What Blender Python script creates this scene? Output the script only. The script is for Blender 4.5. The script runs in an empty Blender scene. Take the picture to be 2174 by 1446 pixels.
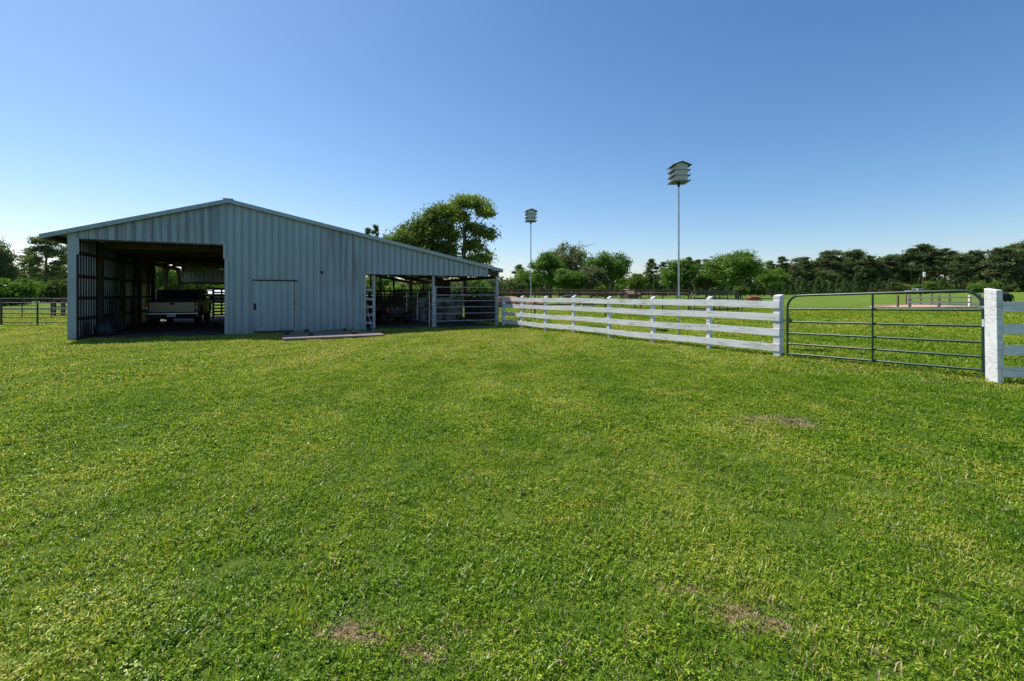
import bpy, bmesh, math, random
import numpy as np
from mathutils import Vector, Matrix, Euler
R = math.radians
random.seed(7); rng = np.random.default_rng(7)
scene = bpy.context.scene
C = scene.collection

# ------------------------------------------------------------------ camera, sky, sun, exposure
F, CX, HZ, EYE = 966.0, 1087.0, 625.0, 1.4          # focal length in photo pixels, centre column, horizon row, eye height
cam = bpy.data.cameras.new('camera'); camo = bpy.data.objects.new('camera', cam); C.objects.link(camo)
cam.sensor_width = 36.0; cam.lens = F / 2174 * 36.0
cam.shift_y = -(723 - HZ) / 2174
cam.clip_start = 0.05; cam.clip_end = 3000
camo.location = (0, 0, EYE); camo.rotation_euler = (R(90), 0, 0)
scene.camera = camo

SUN_H = Vector((-0.86, 0.52, 0)); SUN_EL = R(57)
sun_dir = Vector((SUN_H.x, SUN_H.y, SUN_H.length * math.tan(SUN_EL))).normalized()
world = bpy.data.worlds.new('World'); scene.world = world; world.use_nodes = True
wn = world.node_tree.nodes; wl = world.node_tree.links
for n in list(wn): wn.remove(n)
sky = wn.new('ShaderNodeTexSky'); sky.sky_type = 'NISHITA'; sky.sun_disc = False
sky.sun_elevation = SUN_EL; sky.sun_rotation = math.atan2(SUN_H.x, SUN_H.y)
sky.altitude = 0; sky.air_density = 1.0; sky.dust_density = 0.5; sky.ozone_density = 4.0
bg = wn.new('ShaderNodeBackground'); bg.inputs['Strength'].default_value = 0.092
wo = wn.new('ShaderNodeOutputWorld')
# clear-air grading of the whole sky: paler towards the horizon, purer blue overhead
spl = wn.new('ShaderNodeSeparateColor'); cmb = wn.new('ShaderNodeCombineColor'); wl.new(sky.outputs[0], spl.inputs[0])
for ch, (g_, k_) in enumerate(((1.38, 0.76), (1.15, 0.99), (1.0, 1.29))):
    pw = wn.new('ShaderNodeMath'); pw.operation = 'POWER'; pw.inputs[1].default_value = g_; wl.new(spl.outputs[ch], pw.inputs[0])
    mu = wn.new('ShaderNodeMath'); mu.operation = 'MULTIPLY'; mu.inputs[1].default_value = k_; wl.new(pw.outputs[0], mu.inputs[0]); wl.new(mu.outputs[0], cmb.inputs[ch])
wl.new(cmb.outputs[0], bg.inputs[0]); wl.new(bg.outputs[0], wo.inputs[0])
sl = bpy.data.lights.new('sun', 'SUN'); slo = bpy.data.objects.new('sun', sl); C.objects.link(slo)
sl.energy = 5.0; sl.angle = R(0.53); sl.color = (1.0, 0.95, 0.86)
slo.rotation_euler = (-sun_dir).to_track_quat('-Z', 'Y').to_euler()
slo.location = (-20, 15, 40)
scene.view_settings.view_transform = 'Standard'; scene.view_settings.look = 'None'
scene.view_settings.exposure = 0.30; scene.view_settings.gamma = 1.0
scene.render.engine = 'CYCLES'
scene.cycles.use_denoising = True
scene.cycles.max_bounces = 6; scene.cycles.diffuse_bounces = 4; scene.cycles.transmission_bounces = 4
scene.cycles.transparent_max_bounces = 8

# ------------------------------------------------------------------ terrain and pixel helpers
def gz(x, y):
    a = min(max(x / max(y, 1.0) - 0.5, 0.0), 1.0)
    k = 0.0066 + a * 0.018
    far = k * min(max(y - 25.0, 0.0), 190.0)
    bump = 0.018 * math.sin(x * 0.55 + 1.3) * math.cos(y * 0.47) + 0.012 * math.sin(x * 1.3 - y * 0.9) + 0.006 * math.sin(x * 2.9 + y * 2.3)
    return far + bump
def at(px, d): return ((px - CX) / F * d, d)                 # ground position straight below a picture column at a depth
def zrow(py, d): return EYE + (HZ - py) / F * d              # height that shows at a picture row at a depth

# ------------------------------------------------------------------ materials
def nodes(name):
    m = bpy.data.materials.new(name); m.use_nodes = True
    nt = m.node_tree
    for n in list(nt.nodes): nt.nodes.remove(n)
    out = nt.nodes.new('ShaderNodeOutputMaterial')
    return m, nt, out
def ramp(nt, fac, stops):
    r = nt.nodes.new('ShaderNodeValToRGB'); e = r.color_ramp.elements
    while len(e) < len(stops): e.new(0.5)
    for i, (p, c) in enumerate(stops):
        e[i].position = p; e[i].color = (c[0], c[1], c[2], 1)
    nt.links.new(fac, r.inputs[0]); return r.outputs[0]
def noise(nt, vec, scale, detail=3, rough=0.55):
    n = nt.nodes.new('ShaderNodeTexNoise'); n.inputs['Scale'].default_value = scale
    n.inputs['Detail'].default_value = detail; n.inputs['Roughness'].default_value = rough
    if vec is not None: nt.links.new(vec, n.inputs['Vector'])
    return n.outputs['Fac']
def mapping(nt, vec, scale=(1, 1, 1), rot=(0, 0, 0), loc=(0, 0, 0)):
    n = nt.nodes.new('ShaderNodeMapping'); n.inputs['Scale'].default_value = scale
    n.inputs['Rotation'].default_value = rot; n.inputs['Location'].default_value = loc
    nt.links.new(vec, n.inputs['Vector']); return n.outputs[0]
def mix(nt, fac, a, b, mode='MIX'):
    n = nt.nodes.new('ShaderNodeMix'); n.data_type = 'RGBA'; n.blend_type = mode
    if isinstance(fac, (int, float)): n.inputs[0].default_value = fac
    else: nt.links.new(fac, n.inputs[0])
    for s, v in ((6, a), (7, b)):
        if isinstance(v, tuple): n.inputs[s].default_value = (*v, 1)
        else: nt.links.new(v, n.inputs[s])
    return n.outputs[2]
def math2(nt, op, a, b=None, clamp=False):
    n = nt.nodes.new('ShaderNodeMath'); n.operation = op; n.use_clamp = clamp
    for i, v in enumerate((a, b)):
        if v is None: continue
        if isinstance(v, (int, float)): n.inputs[i].default_value = v
        else: nt.links.new(v, n.inputs[i])
    return n.outputs[0]
def maprange(nt, v, a, b, c=0.0, d=1.0):
    n = nt.nodes.new('ShaderNodeMapRange'); n.interpolation_type = 'SMOOTHSTEP'
    for i, q in ((1, a), (2, b), (3, c), (4, d)): n.inputs[i].default_value = q
    nt.links.new(v, n.inputs[0]); return n.outputs[0]
def bump(nt, h, strength=0.3, dist=0.02):
    n = nt.nodes.new('ShaderNodeBump'); n.inputs['Strength'].default_value = strength
    n.inputs['Distance'].default_value = dist; nt.links.new(h, n.inputs['Height']); return n.outputs[0]
def principled(nt, out, col, rough=0.6, metal=0.0, normal=None, spec=0.5):
    p = nt.nodes.new('ShaderNodeBsdfPrincipled')
    if isinstance(col, tuple): p.inputs['Base Color'].default_value = (*col, 1)
    else: nt.links.new(col, p.inputs['Base Color'])
    if isinstance(rough, (int, float)): p.inputs['Roughness'].default_value = rough
    else: nt.links.new(rough, p.inputs['Roughness'])
    p.inputs['Metallic'].default_value = metal
    p.inputs['Specular IOR Level'].default_value = spec
    if normal is not None: nt.links.new(normal, p.inputs['Normal'])
    nt.links.new(p.outputs[0], out.inputs[0]); return p
def geo_pos(nt): return nt.nodes.new('ShaderNodeNewGeometry').outputs['Position']
def obj_coord(nt, ob=None):
    n = nt.nodes.new('ShaderNodeTexCoord')
    if ob is not None: n.object = ob
    return n.outputs['Object']

def plain(name, col, rough=0.6, metal=0.0, var=0.25, scale=6.0, spec=0.5, stretch=(1, 1, 1)):
    """one paint or stuff, with grime and grain"""
    m, nt, out = nodes(name)
    p = mapping(nt, geo_pos(nt), stretch)
    n1 = noise(nt, p, scale, 5, 0.65); n2 = noise(nt, p, scale * 9, 3)
    lo = tuple(c * (1 - var) for c in col); hi = tuple(min(1, c * (1 + var)) for c in col)
    c1 = ramp(nt, n1, [(0.3, lo), (0.7, hi)])
    principled(nt, out, c1, rough, metal, bump(nt, n2, 0.15, 0.005), spec)
    return m

M = {}
M['timber'] = plain('old timber', (0.055, 0.04, 0.028), 0.85, var=0.45, scale=5, stretch=(1, 1, 0.3))
M['truss_wood'] = plain('pale truss timber', (0.11, 0.09, 0.055), 0.85, var=0.35, scale=4)
M['cream'] = plain('cream sheet underside', (0.19, 0.175, 0.115), 0.6, var=0.25, scale=2)
M['black'] = plain('black rubber', (0.012, 0.012, 0.013), 0.7, var=0.3)
M['dark'] = plain('dark void', (0.008, 0.008, 0.008), 0.9, var=0.1)
M['green_paint'] = plain('green enamel', (0.012, 0.04, 0.03), 0.36, var=0.2, scale=9)
M['brown_pipe'] = plain('oxidised brown pipe', (0.085, 0.04, 0.03), 0.7, var=0.45, scale=4)
M['dark_pipe'] = plain('dark pipe', (0.028, 0.025, 0.025), 0.55, var=0.4, scale=4)
M['galv'] = plain('galvanised pipe', (0.42, 0.45, 0.47), 0.4, 0.6, var=0.25, scale=4)
M['steel'] = plain('bright steel', (0.65, 0.66, 0.67), 0.3, 0.9, var=0.1)
M['wire'] = plain('rusty wire', (0.1, 0.08, 0.07), 0.7, var=0.2)
M['lumber'] = plain('grey brown lumber', (0.78, 0.64, 0.54), 0.85, var=0.25, scale=3)
M['post_wood'] = plain('treated post', (0.17, 0.12, 0.09), 0.85, var=0.3, scale=4)
M['sand'] = plain('orange sand', (0.52, 0.32, 0.2), 0.95, var=0.25, scale=1.5)
M['clay'] = plain('red clay', (0.4, 0.17, 0.075), 0.95, var=0.35, scale=1.2)
M['white_metal'] = plain('white painted metal', (0.75, 0.76, 0.75), 0.45, var=0.1)
M['brown_wall'] = plain('brown corrugated sheet', (0.1, 0.075, 0.06), 0.8, var=0.4, scale=2, stretch=(2, 2, 0.4))
M['concrete'] = plain('worn concrete', (0.20, 0.15, 0.125), 0.9, var=0.25, scale=2.5)
M['block'] = plain('tarred block', (0.035, 0.03, 0.028), 0.85, var=0.3, scale=8)
M['silver_paint'] = plain('pewter truck paint', (0.13, 0.13, 0.108), 0.3, 0.5, var=0.08, scale=2)
M['side_shade_paint'] = plain('truck paint with side shade', (0.035, 0.035, 0.033), 0.45, 0.0, var=0.15, scale=2)  # paint darkened to put in the shade on the truck's sides and cab
M['far_paint'] = plain('white truck paint', (0.7, 0.7, 0.72), 0.3, 0.1, var=0.05)
M['glass'] = plain('dark car glass', (0.02, 0.025, 0.03), 0.06, var=0.1, spec=0.8)
M['chrome'] = plain('dull chrome', (0.55, 0.56, 0.57), 0.2, 0.95, var=0.1)
M['red_lens'] = plain('red lens', (0.35, 0.02, 0.02), 0.25, var=0.15)
M['orange_lens'] = plain('orange lens', (0.5, 0.15, 0.03), 0.3, var=0.15)
M['utv_red'] = plain('faded red plastic', (0.3, 0.05, 0.04), 0.5, var=0.2)
M['house_white'] = plain('weathered white aluminium', (0.46, 0.47, 0.44), 0.55, var=0.15, scale=12)
M['house_roof'] = plain('dull green grey roof', (0.12, 0.14, 0.15), 0.5, var=0.2, scale=9)
M['cow_red'] = plain('red hide', (0.3, 0.085, 0.035), 0.8, var=0.25, scale=5)
M['cow_black'] = plain('black hide', (0.014, 0.011, 0.01), 0.75, var=0.3, scale=5)
M['cow_white'] = plain('white hide', (0.65, 0.6, 0.54), 0.85, var=0.1)
M['bark'] = plain('grey brown bark', (0.14, 0.105, 0.08), 0.95, var=0.45, scale=3, stretch=(3, 3, 0.6))
M['pine_bark'] = plain('pine bark', (0.12, 0.085, 0.065), 0.95, var=0.45, scale=3, stretch=(3, 3, 0.6))
M['shed_roof'] = plain('rusted pink roof', (0.42, 0.25, 0.22), 0.7, var=0.25)
M['worn_white'] = plain('worn white post', (0.34, 0.35, 0.36), 0.8, var=0.45, scale=7)
M['tarp'] = plain('black tarpaulin', (0.015, 0.015, 0.017), 0.6, var=0.3)

# plate: white-blue print with no readable characters
m, nt, out = nodes('licence plate print'); p = mapping(nt, obj_coord(nt), (9, 9, 9))
principled(nt, out, ramp(nt, noise(nt, p, 2.2, 2), [(0.4, (0.12, 0.22, 0.4)), (0.55, (0.65, 0.68, 0.7))]), 0.4); M['plate'] = m

# white painted boards, weathered to grey
def board_mat():
    m, nt, out = nodes('weathered white fence paint')
    oc = obj_coord(nt)
    oi = nt.nodes.new('ShaderNodeObjectInfo')
    add = nt.nodes.new('ShaderNodeVectorMath'); add.operation = 'ADD'
    comb = nt.nodes.new('ShaderNodeCombineXYZ')
    r = math2(nt, 'MULTIPLY', oi.outputs['Random'], 37.0)
    for i in range(3): nt.links.new(r, comb.inputs[i])
    nt.links.new(oc, add.inputs[0]); nt.links.new(comb.outputs[0], add.inputs[1])
    v = add.outputs[0]
    grain = noise(nt, mapping(nt, v, (2.2, 20, 34)), 1.0, 5, 0.7)
    blot = noise(nt, mapping(nt, v, (1.3, 3, 3)), 1.6, 4, 0.6)
    spots = noise(nt, v, 26, 2)
    wear = math2(nt, 'ADD', math2(nt, 'MULTIPLY', grain, 0.78), math2(nt, 'MULTIPLY', blot, 0.36))
    c = ramp(nt, wear, [(0.44, (0.80, 0.79, 0.80)), (0.60, (0.68, 0.67, 0.67)), (0.72, (0.40, 0.37, 0.33))])
    sp = maprange(nt, spots, 0.68, 0.74, 0, 0.55)
    c = mix(nt, sp, c, (0.16, 0.14, 0.12))
    principled(nt, out, c, 0.75, 0, bump(nt, grain, 0.25, 0.004), 0.3)
    return m
M['board'] = board_mat()

# peeling white paint over brown wood
m, nt, out = nodes('peeling white paint'); p = geo_pos(nt)
pe = noise(nt, mapping(nt, p, (1, 1, 1.2)), 2.1, 6, 0.65)
principled(nt, out, ramp(nt, pe, [(0.44, (0.09, 0.055, 0.045)), (0.47, (0.16, 0.11, 0.09)), (0.50, (0.27, 0.29, 0.30))]), 0.8); M['peel'] = m

# leaves: tint attribute picks the leaf's own green
def leaf_mat(name, dark, light, trans=0.45):
    m, nt, out = nodes(name)
    a = nt.nodes.new('ShaderNodeAttribute'); a.attribute_name = 'tint'
    oi = nt.nodes.new('ShaderNodeObjectInfo')
    f = math2(nt, 'ADD', a.outputs['Fac'], math2(nt, 'MULTIPLY', math2(nt, 'SUBTRACT', oi.outputs['Random'], 0.5), 0.6))
    c = ramp(nt, f, [(0.0, dark), (1.0, light)])
    d = nt.nodes.new('ShaderNodeBsdfDiffuse'); t = nt.nodes.new('ShaderNodeBsdfTranslucent')
    nt.links.new(c, d.inputs[0]); nt.links.new(mix(nt, 1.0, c, (1.15, 1.2, 0.6), 'MULTIPLY'), t.inputs[0])
    ms = nt.nodes.new('ShaderNodeMixShader'); ms.inputs[0].default_value = trans
    nt.links.new(d.outputs[0], ms.inputs[1]); nt.links.new(t.outputs[0], ms.inputs[2])
    g = nt.nodes.new('ShaderNodeBsdfGlossy'); g.inputs['Roughness'].default_value = 0.45
    g.inputs['Color'].default_value = (0.8, 0.85, 0.9, 1)
    m2 = nt.nodes.new('ShaderNodeMixShader'); m2.inputs[0].default_value = 0.02
    nt.links.new(ms.outputs[0], m2.inputs[1]); nt.links.new(g.outputs[0], m2.inputs[2])
    nt.links.new(m2.outputs[0], out.inputs[0]); return m
M['oak_leaf'] = leaf_mat('oak leaves', (0.065, 0.14, 0.018), (0.20, 0.31, 0.045))
M['hero_leaf'] = leaf_mat('olive oak leaves', (0.09, 0.145, 0.025), (0.27, 0.35, 0.07))
M['grey_leaf'] = leaf_mat('grey green leaves', (0.08, 0.11, 0.05), (0.2, 0.22, 0.12))
M['pine_leaf'] = leaf_mat('pine needles', (0.07, 0.105, 0.042), (0.175, 0.21, 0.09), 0.35)
M['young_leaf'] = leaf_mat('young pine needles', (0.045, 0.085, 0.025), (0.11, 0.17, 0.05), 0.3)
M['lime_leaf'] = leaf_mat('fresh lime leaves', (0.09, 0.16, 0.02), (0.2, 0.29, 0.05), 0.4)
M['wood_leaf'] = leaf_mat('mixed woodland leaves', (0.05, 0.085, 0.022), (0.14, 0.18, 0.055), 0.35)

# ------------------------------------------------------------------ mesh helpers
class MB:
    def __init__(s): s.v = []; s.f = []
    def quad(s, *pts):
        b = len(s.v); s.v += [tuple(p) for p in pts]; s.f.append(tuple(range(b, b + len(pts)))); return s
    def box(s, x0, x1, y0, y1, z0, z1):
        b = len(s.v)
        s.v += [(x0, y0, z0), (x1, y0, z0), (x1, y1, z0), (x0, y1, z0), (x0, y0, z1), (x1, y0, z1), (x1, y1, z1), (x0, y1, z1)]
        s.f += [(b + i for i in q) for q in ()]
        for q in ((0, 3, 2, 1), (4, 5, 6, 7), (0, 1, 5, 4), (1, 2, 6, 5), (2, 3, 7, 6), (3, 0, 4, 7)): s.f.append(tuple(b + i for i in q))
        return s
    def beam(s, p, q, w, h, up=(0, 0, 1)):
        p = Vector(p); q = Vector(q); d = (q - p).normalized(); up = Vector(up)
        if abs(d.dot(up)) > 0.98: up = Vector((1, 0, 0))
        a = d.cross(up).normalized() * (w / 2); c = a.cross(d).normalized() * (h / 2); b = len(s.v)
        for e in (p, q):
            for i, j in ((-1, -1), (1, -1), (1, 1), (-1, 1)): s.v.append(tuple(e + a * i + c * j))
        for f in ((0, 1, 2, 3), (4, 7, 6, 5), (0, 4, 5, 1), (1, 5, 6, 2), (2, 6, 7, 3), (3, 7, 4, 0)): s.f.append(tuple(b + i for i in f))
        return s
    def tube(s, pts, r, n=8, cap=True):
        pts = [Vector(p) for p in pts]; rs = r if isinstance(r, (list, tuple)) else [r] * len(pts)
        rings = []; prev = None
        for i, p in enumerate(pts):
            d = (pts[min(i + 1, len(pts) - 1)] - pts[max(i - 1, 0)]).normalized()
            if prev is None:
                ref = Vector((0, 0, 1)) if abs(d.z) < 0.9 else Vector((1, 0, 0)); a = d.cross(ref).normalized()
            else:
                a = (prev - d * prev.dot(d)).normalized()
            prev = a; c = d.cross(a); b = len(s.v); rings.append(b)
            for k in range(n):
                t = 2 * math.pi * k / n; s.v.append(tuple(p + (a * math.cos(t) + c * math.sin(t)) * rs[i]))
        for u, w in zip(rings, rings[1:]):
            for k in range(n): s.f.append((u + k, u + (k + 1) % n, w + (k + 1) % n, w + k))
        if cap:
            s.f.append(tuple(rings[0] + k for k in reversed(range(n)))); s.f.append(tuple(rings[-1] + k for k in range(n)))
        return s
    def lathe(s, prof, axis='x', c=(0, 0, 0), n=20):
        b = len(s.v)
        for (u, r) in prof:
            for k in range(n):
                t = 2 * math.pi * k / n; a, e = r * math.cos(t), r * math.sin(t)
                s.v.append({'x': (c[0] + u, c[1] + a, c[2] + e), 'y': (c[0] + a, c[1] + u, c[2] + e), 'z': (c[0] + a, c[1] + e, c[2] + u)}[axis])
        for i in range(len(prof) - 1):
            for k in range(n): s.f.append((b + i * n + k, b + i * n + (k + 1) % n, b + (i + 1) * n + (k + 1) % n, b + (i + 1) * n + k))
        s.f.append(tuple(b + k for k in range(n))); s.f.append(tuple(b + (len(prof) - 1) * n + k for k in reversed(range(n))))
        return s
    def prism(s, poly, y0, y1, axis='y'):
        """outline (a,b) pushed from y0 to y1; axis y: (x,z) outline, axis x: (y,z) outline"""
        b = len(s.v); n = len(poly)
        for y in (y0, y1):
            for (a, c) in poly: s.v.append((a, y, c) if axis == 'y' else (y, a, c))
        s.f.append(tuple(range(b, b + n))); s.f.append(tuple(b + n + i for i in reversed(range(n))))
        for i in range(n): j = (i + 1) % n; s.f.append((b + i, b + n + i, b + n + j, b + j))
        return s
    def mesh(s, name, smooth=False):
        me = bpy.data.meshes.new(name); me.from_pydata(s.v, [], [tuple(f) for f in s.f]); me.update()
        bm = bmesh.new(); bm.from_mesh(me); bmesh.ops.recalc_face_normals(bm, faces=bm.faces); bm.to_mesh(me); bm.free()
        if smooth:
            me.polygons.foreach_set('use_smooth', [True] * len(me.polygons)); me.set_sharp_from_angle(angle=R(40))
        return me
    def build(s, name, mat, parent=None, loc=(0, 0, 0), rot=(0, 0, 0), smooth=False, bev=0.0):
        return obj(name, s.mesh(name, smooth), mat, parent, loc, rot, bev)
def obj(name, me, mat, parent=None, loc=(0, 0, 0), rot=(0, 0, 0), bev=0.0):
    if mat is not None and not me.materials: me.materials.append(M[mat] if isinstance(mat, str) else mat)
    o = bpy.data.objects.new(name, me); C.objects.link(o); o.parent = parent; o.location = loc; o.rotation_euler = rot
    if bev:
        b = o.modifiers.new('bevel', 'BEVEL'); b.width = bev; b.segments = 2; b.limit_method = 'ANGLE'
    return o
def tag(o, label=None, cat=None, group=None, kind=None):
    for k, v in (('label', label), ('category', cat), ('group', group), ('kind', kind)):
        if v: o[k] = v
    return o
def thing(name, label, cat, loc=(0, 0, 0), rz=0, group=None):
    o = bpy.data.objects.new(name, None); C.objects.link(o); o.location = loc; o.rotation_euler = (0, 0, rz)
    o.empty_display_size = 0.3
    return tag(o, label, cat, group)
def copy_tree(o, parent=None):
    c = o.copy(); C.objects.link(c); c.parent = parent
    for ch in [k for k in o.children]: copy_tree(ch, c)
    return c

# ================================================================== THE SETTING
# bare spots in the lawn: world x, y, half sizes
BARE = []
for px, py, rx, ry in ((1640, 892, .42, .20), (1700, 905, .22, .12), (1245, 719, .30, .16), (1552, 1305, .13, .07), (1640, 1335, .13, .06), (1450, 1250, .10, .05), (735, 1340, .13, .06), (800, 1355, .07, .04), (900, 1385, .10, .06),
                       (2070, 803, .40, .14), (1990, 815, .3, .09), (1815, 788, .26, .12)):
    d = EYE * F / (py - HZ); x, y = at(px, d); BARE.append((x, y, rx, ry))

def ground_mats(name, base_stops, big_stops):
    m, nt, out = nodes(name)
    pos = geo_pos(nt)
    n1 = noise(nt, pos, 0.28, 4, 0.6); n2 = noise(nt, mapping(nt, pos, (1, 0.7, 1)), 1.9, 5, 0.65); n3 = noise(nt, pos, 26, 4, 0.7); n4 = noise(nt, pos, 140, 2)
    f = math2(nt, 'ADD', math2(nt, 'MULTIPLY', n1, 0.5), math2(nt, 'MULTIPLY', n2, 0.5))
    c = ramp(nt, f, big_stops)
    fine = ramp(nt, n3, base_stops)
    c = mix(nt, 0.55, c, fine, 'MULTIPLY')
    c = mix(nt, 1.0, c, (1.5, 1.5, 1.5), 'MULTIPLY')
    mask = None
    for (bx, by, rx, ry) in BARE:
        v = mapping(nt, pos, (1 / rx, 1 / ry, 0), loc=(-bx / rx, -by / ry, 0))
        ln = nt.nodes.new('ShaderNodeVectorMath'); ln.operation = 'LENGTH'; nt.links.new(v, ln.inputs[0])
        q = maprange(nt, math2(nt, 'ADD', ln.outputs['Value'], math2(nt, 'MULTIPLY', math2(nt, 'SUBTRACT', noise(nt, pos, 9, 3), 0.5), 2.6)), 0.35, 1.05, 1.0, 0.0)
        mask = q if mask is None else math2(nt, 'MAXIMUM', mask, q)
    dirt = ramp(nt, n3, [(0.3, (0.20, 0.115, 0.06)), (0.7, (0.46, 0.31, 0.18))])
    c = mix(nt, mask, c, dirt)
    h = math2(nt, 'ADD', n3, math2(nt, 'MULTIPLY', n4, 0.6))
    principled(nt, out, c, 0.95, 0, bump(nt, h, 0.9, 0.05), 0.15)
    return m
M['ground'] = ground_mats('pasture turf', [(0.25, (0.42, 0.42, 0.36)), (0.55, (0.85, 0.9, 0.75)), (0.8, (1.0, 1.0, 0.9))],
                          [(0.30, (0.055, 0.105, 0.010)), (0.48, (0.085, 0.135, 0.014)), (0.62, (0.125, 0.16, 0.022)), (0.75, (0.17, 0.165, 0.05))])

def axis(lo, hi, near, step):
    out = [0.0]; s = step
    while out[-1] < hi:
        out.append(out[-1] + s)
        if out[-1] > near: s *= 1.22
    neg = [0.0]; s = step
    while neg[-1] > lo:
        neg.append(neg[-1] - s)
        if neg[-1] < -near: s *= 1.22
    return sorted(set(neg + out))
xs = axis(-900, 900, 26, 0.45); ys = axis(-60, 1200, 34, 0.45)
V = [(x, y, gz(x, y)) for y in ys for x in xs]; nx = len(xs)
Fc = [(j * nx + i, j * nx + i + 1, (j + 1) * nx + i + 1, (j + 1) * nx + i) for j in range(len(ys) - 1) for i in range(nx - 1)]
me = bpy.data.meshes.new('ground'); me.from_pydata(V, [], Fc); me.polygons.foreach_set('use_smooth', [True] * len(Fc))
tag(obj('ground', me, 'ground'), kind='structure')

# ------------------------------------------------------------------ barn frame of reference
UX, UY = 0.893, 0.450                                          # barn front runs this way over the ground
P0 = Vector((*at(145, 13.8), 0)); BROT = math.atan2(UY, UX)
BM = Matrix.Translation(P0) @ Matrix.Rotation(BROT, 4, 'Z'); BMI = BM.inverted()
def b2w(x, y, z=0): return BM @ Vector((x, y, z))
def w2b(x, y, z=0): return BMI @ Vector((x, y, z))
def local_x(px, ly=0.0):
    """barn-local x at which a picture column meets the line local y = ly"""
    k = (px - CX) / F; o = b2w(0, ly)
    c, s = math.cos(BROT), math.sin(BROT)
    return (k * o.y - o.x) / (c - k * s)
XR, ZR, SL, SR = 4.14, 4.63, 0.314, 0.206
def roofz(x): return ZR - (XR - x) * SL if x < XR else ZR - (x - XR) * SR
DEPTH = 16.0

# trodden earth inside the barn
m, nt, out = nodes('trodden barn earth'); pos = geo_pos(nt); n1 = noise(nt, pos, 1.4, 5, 0.65); n2 = noise(nt, pos, 22, 4, 0.7)
principled(nt, out, mix(nt, 0.5, ramp(nt, n1, [(0.3, (0.08, 0.06, 0.045)), (0.7, (0.15, 0.12, 0.09))]), ramp(nt, n2, [(0.3, (0.06, 0.05, 0.04)), (0.7, (0.16, 0.13, 0.10))])), 0.95, 0, bump(nt, n2, 0.6, 0.03), 0.2); M['earth'] = m
mb = MB(); N = 26
def floor_z(lx, ly):
    w = b2w(lx, ly); return gz(w.x, w.y) + 0.035
gxs = [-0.05 + i * 0.5 for i in range(30)]; gys = [-0.05 + j * 0.5 for j in range(33)]
for ly in gys:
    for lx in gxs:
        jit = 0.12 * math.sin(lx * 3.1) + 0.07 * math.sin(lx * 7.7) if ly < 0 else 0
        mb.v.append((lx, ly + jit, floor_z(lx, ly + jit)))
nxg = len(gxs)
for j in range(len(gys) - 1):
    for i in range(nxg - 1): mb.f.append((j * nxg + i, j * nxg + i + 1, (j + 1) * nxg + i + 1, (j + 1) * nxg + i))
tag(mb.build('barn_floor', 'earth', None, P0, (0, 0, BROT)), kind='structure')

# ================================================================== BARN
barn = thing('barn', 'grey blue metal sided barn with open bay and long sloping lean-to roof', 'barn', P0, BROT)

def siding_mat(name, base, streak_amt):
    m, nt, out = nodes(name); oc = obj_coord(nt, barn)
    st = noise(nt, mapping(nt, oc, (5.5, 5.5, 0.35)), 1.0, 5, 0.65)
    blot = noise(nt, oc, 0.9, 4, 0.6); fine = noise(nt, oc, 30, 3)
    c = ramp(nt, blot, [(0.3, tuple(v * 0.9 for v in base)), (0.7, tuple(v * 1.07 for v in base))])
    sep = nt.nodes.new('ShaderNodeSeparateXYZ'); nt.links.new(oc, sep.inputs[0])
    X, Z = sep.outputs[0], sep.outputs[2]
    # black mildew runs below the eave at one place, and grime on the header over the bay
    band = math2(nt, 'MULTIPLY', maprange(nt, X, 6.9, 7.5), maprange(nt, X, 8.3, 8.9, 1, 0))
    band = math2(nt, 'MULTIPLY', band, maprange(nt, Z, 0.4, 2.4))
    head = math2(nt, 'MULTIPLY', maprange(nt, X, 3.9, 4.1, 1, 0), maprange(nt, Z, 2.9, 3.2))
    zone = math2(nt, 'MAXIMUM', band, head)
    stain = math2(nt, 'MULTIPLY', maprange(nt, st, 0.40, 0.66), zone)
    stain = math2(nt, 'MULTIPLY', stain, streak_amt)
    c = mix(nt, stain, c, (0.10, 0.11, 0.115))
    light = math2(nt, 'MULTIPLY', maprange(nt, st, 0.30, 0.46, 0.12, 0.0), 1.0)
    c = mix(nt, light, c, (0.55, 0.58, 0.58))
    foot = math2(nt, 'MULTIPLY', maprange(nt, Z, 0.05, 0.45, 0.5, 0.0), maprange(nt, noise(nt, oc, 6, 4), 0.4, 0.65))
    c = mix(nt, foot, c, (0.17, 0.14, 0.11))
    principled(nt, out, c, 0.42, 0.25, bump(nt, fine, 0.06, 0.003), 0.4); return m
M['siding'] = siding_mat('weathered grey blue steel', (0.265, 0.335, 0.385), 0.6)
M['trim'] = siding_mat('pale steel trim', (0.28, 0.345, 0.39), 0.2)

RIB = 0.026
def strip(x0, x1, zb, ztop, yoff=0.0, ribside=True):
    """one pan of ribbed sheet with its raised rib at the left edge, front face at local y = yoff"""
    pr = [(x0 - 0.001, 0.022), (x0 + 0.010, 0.022), (x0 + 0.012, -RIB), (x0 + 0.040, -RIB), (x0 + 0.042, 0.022), (x0 + 0.056, 0.022), (x0 + 0.058, 0), ((x0 + x1) / 2 - 0.012, 0), ((x0 + x1) / 2, -0.005), ((x0 + x1) / 2 + 0.012, 0), (x1 - 0.002, 0), (x1 - 0.001, 0.022)]
    b = MB(); n = len(pr)
    for (x, y) in pr: b.v.append((x, y + yoff, zb(x) if callable(zb) else zb))
    for (x, y) in pr: b.v.append((x, y + yoff, ztop(x) if callable(ztop) else ztop))
    for i in range(n - 1): b.f.append((i, i + 1, n + i + 1, n + i))
    return b
wall_top = lambda x: roofz(x) - 0.05
gzb = lambda lx, ly=0: (lambda w: gz(w.x, w.y))(b2w(lx, ly))
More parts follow.
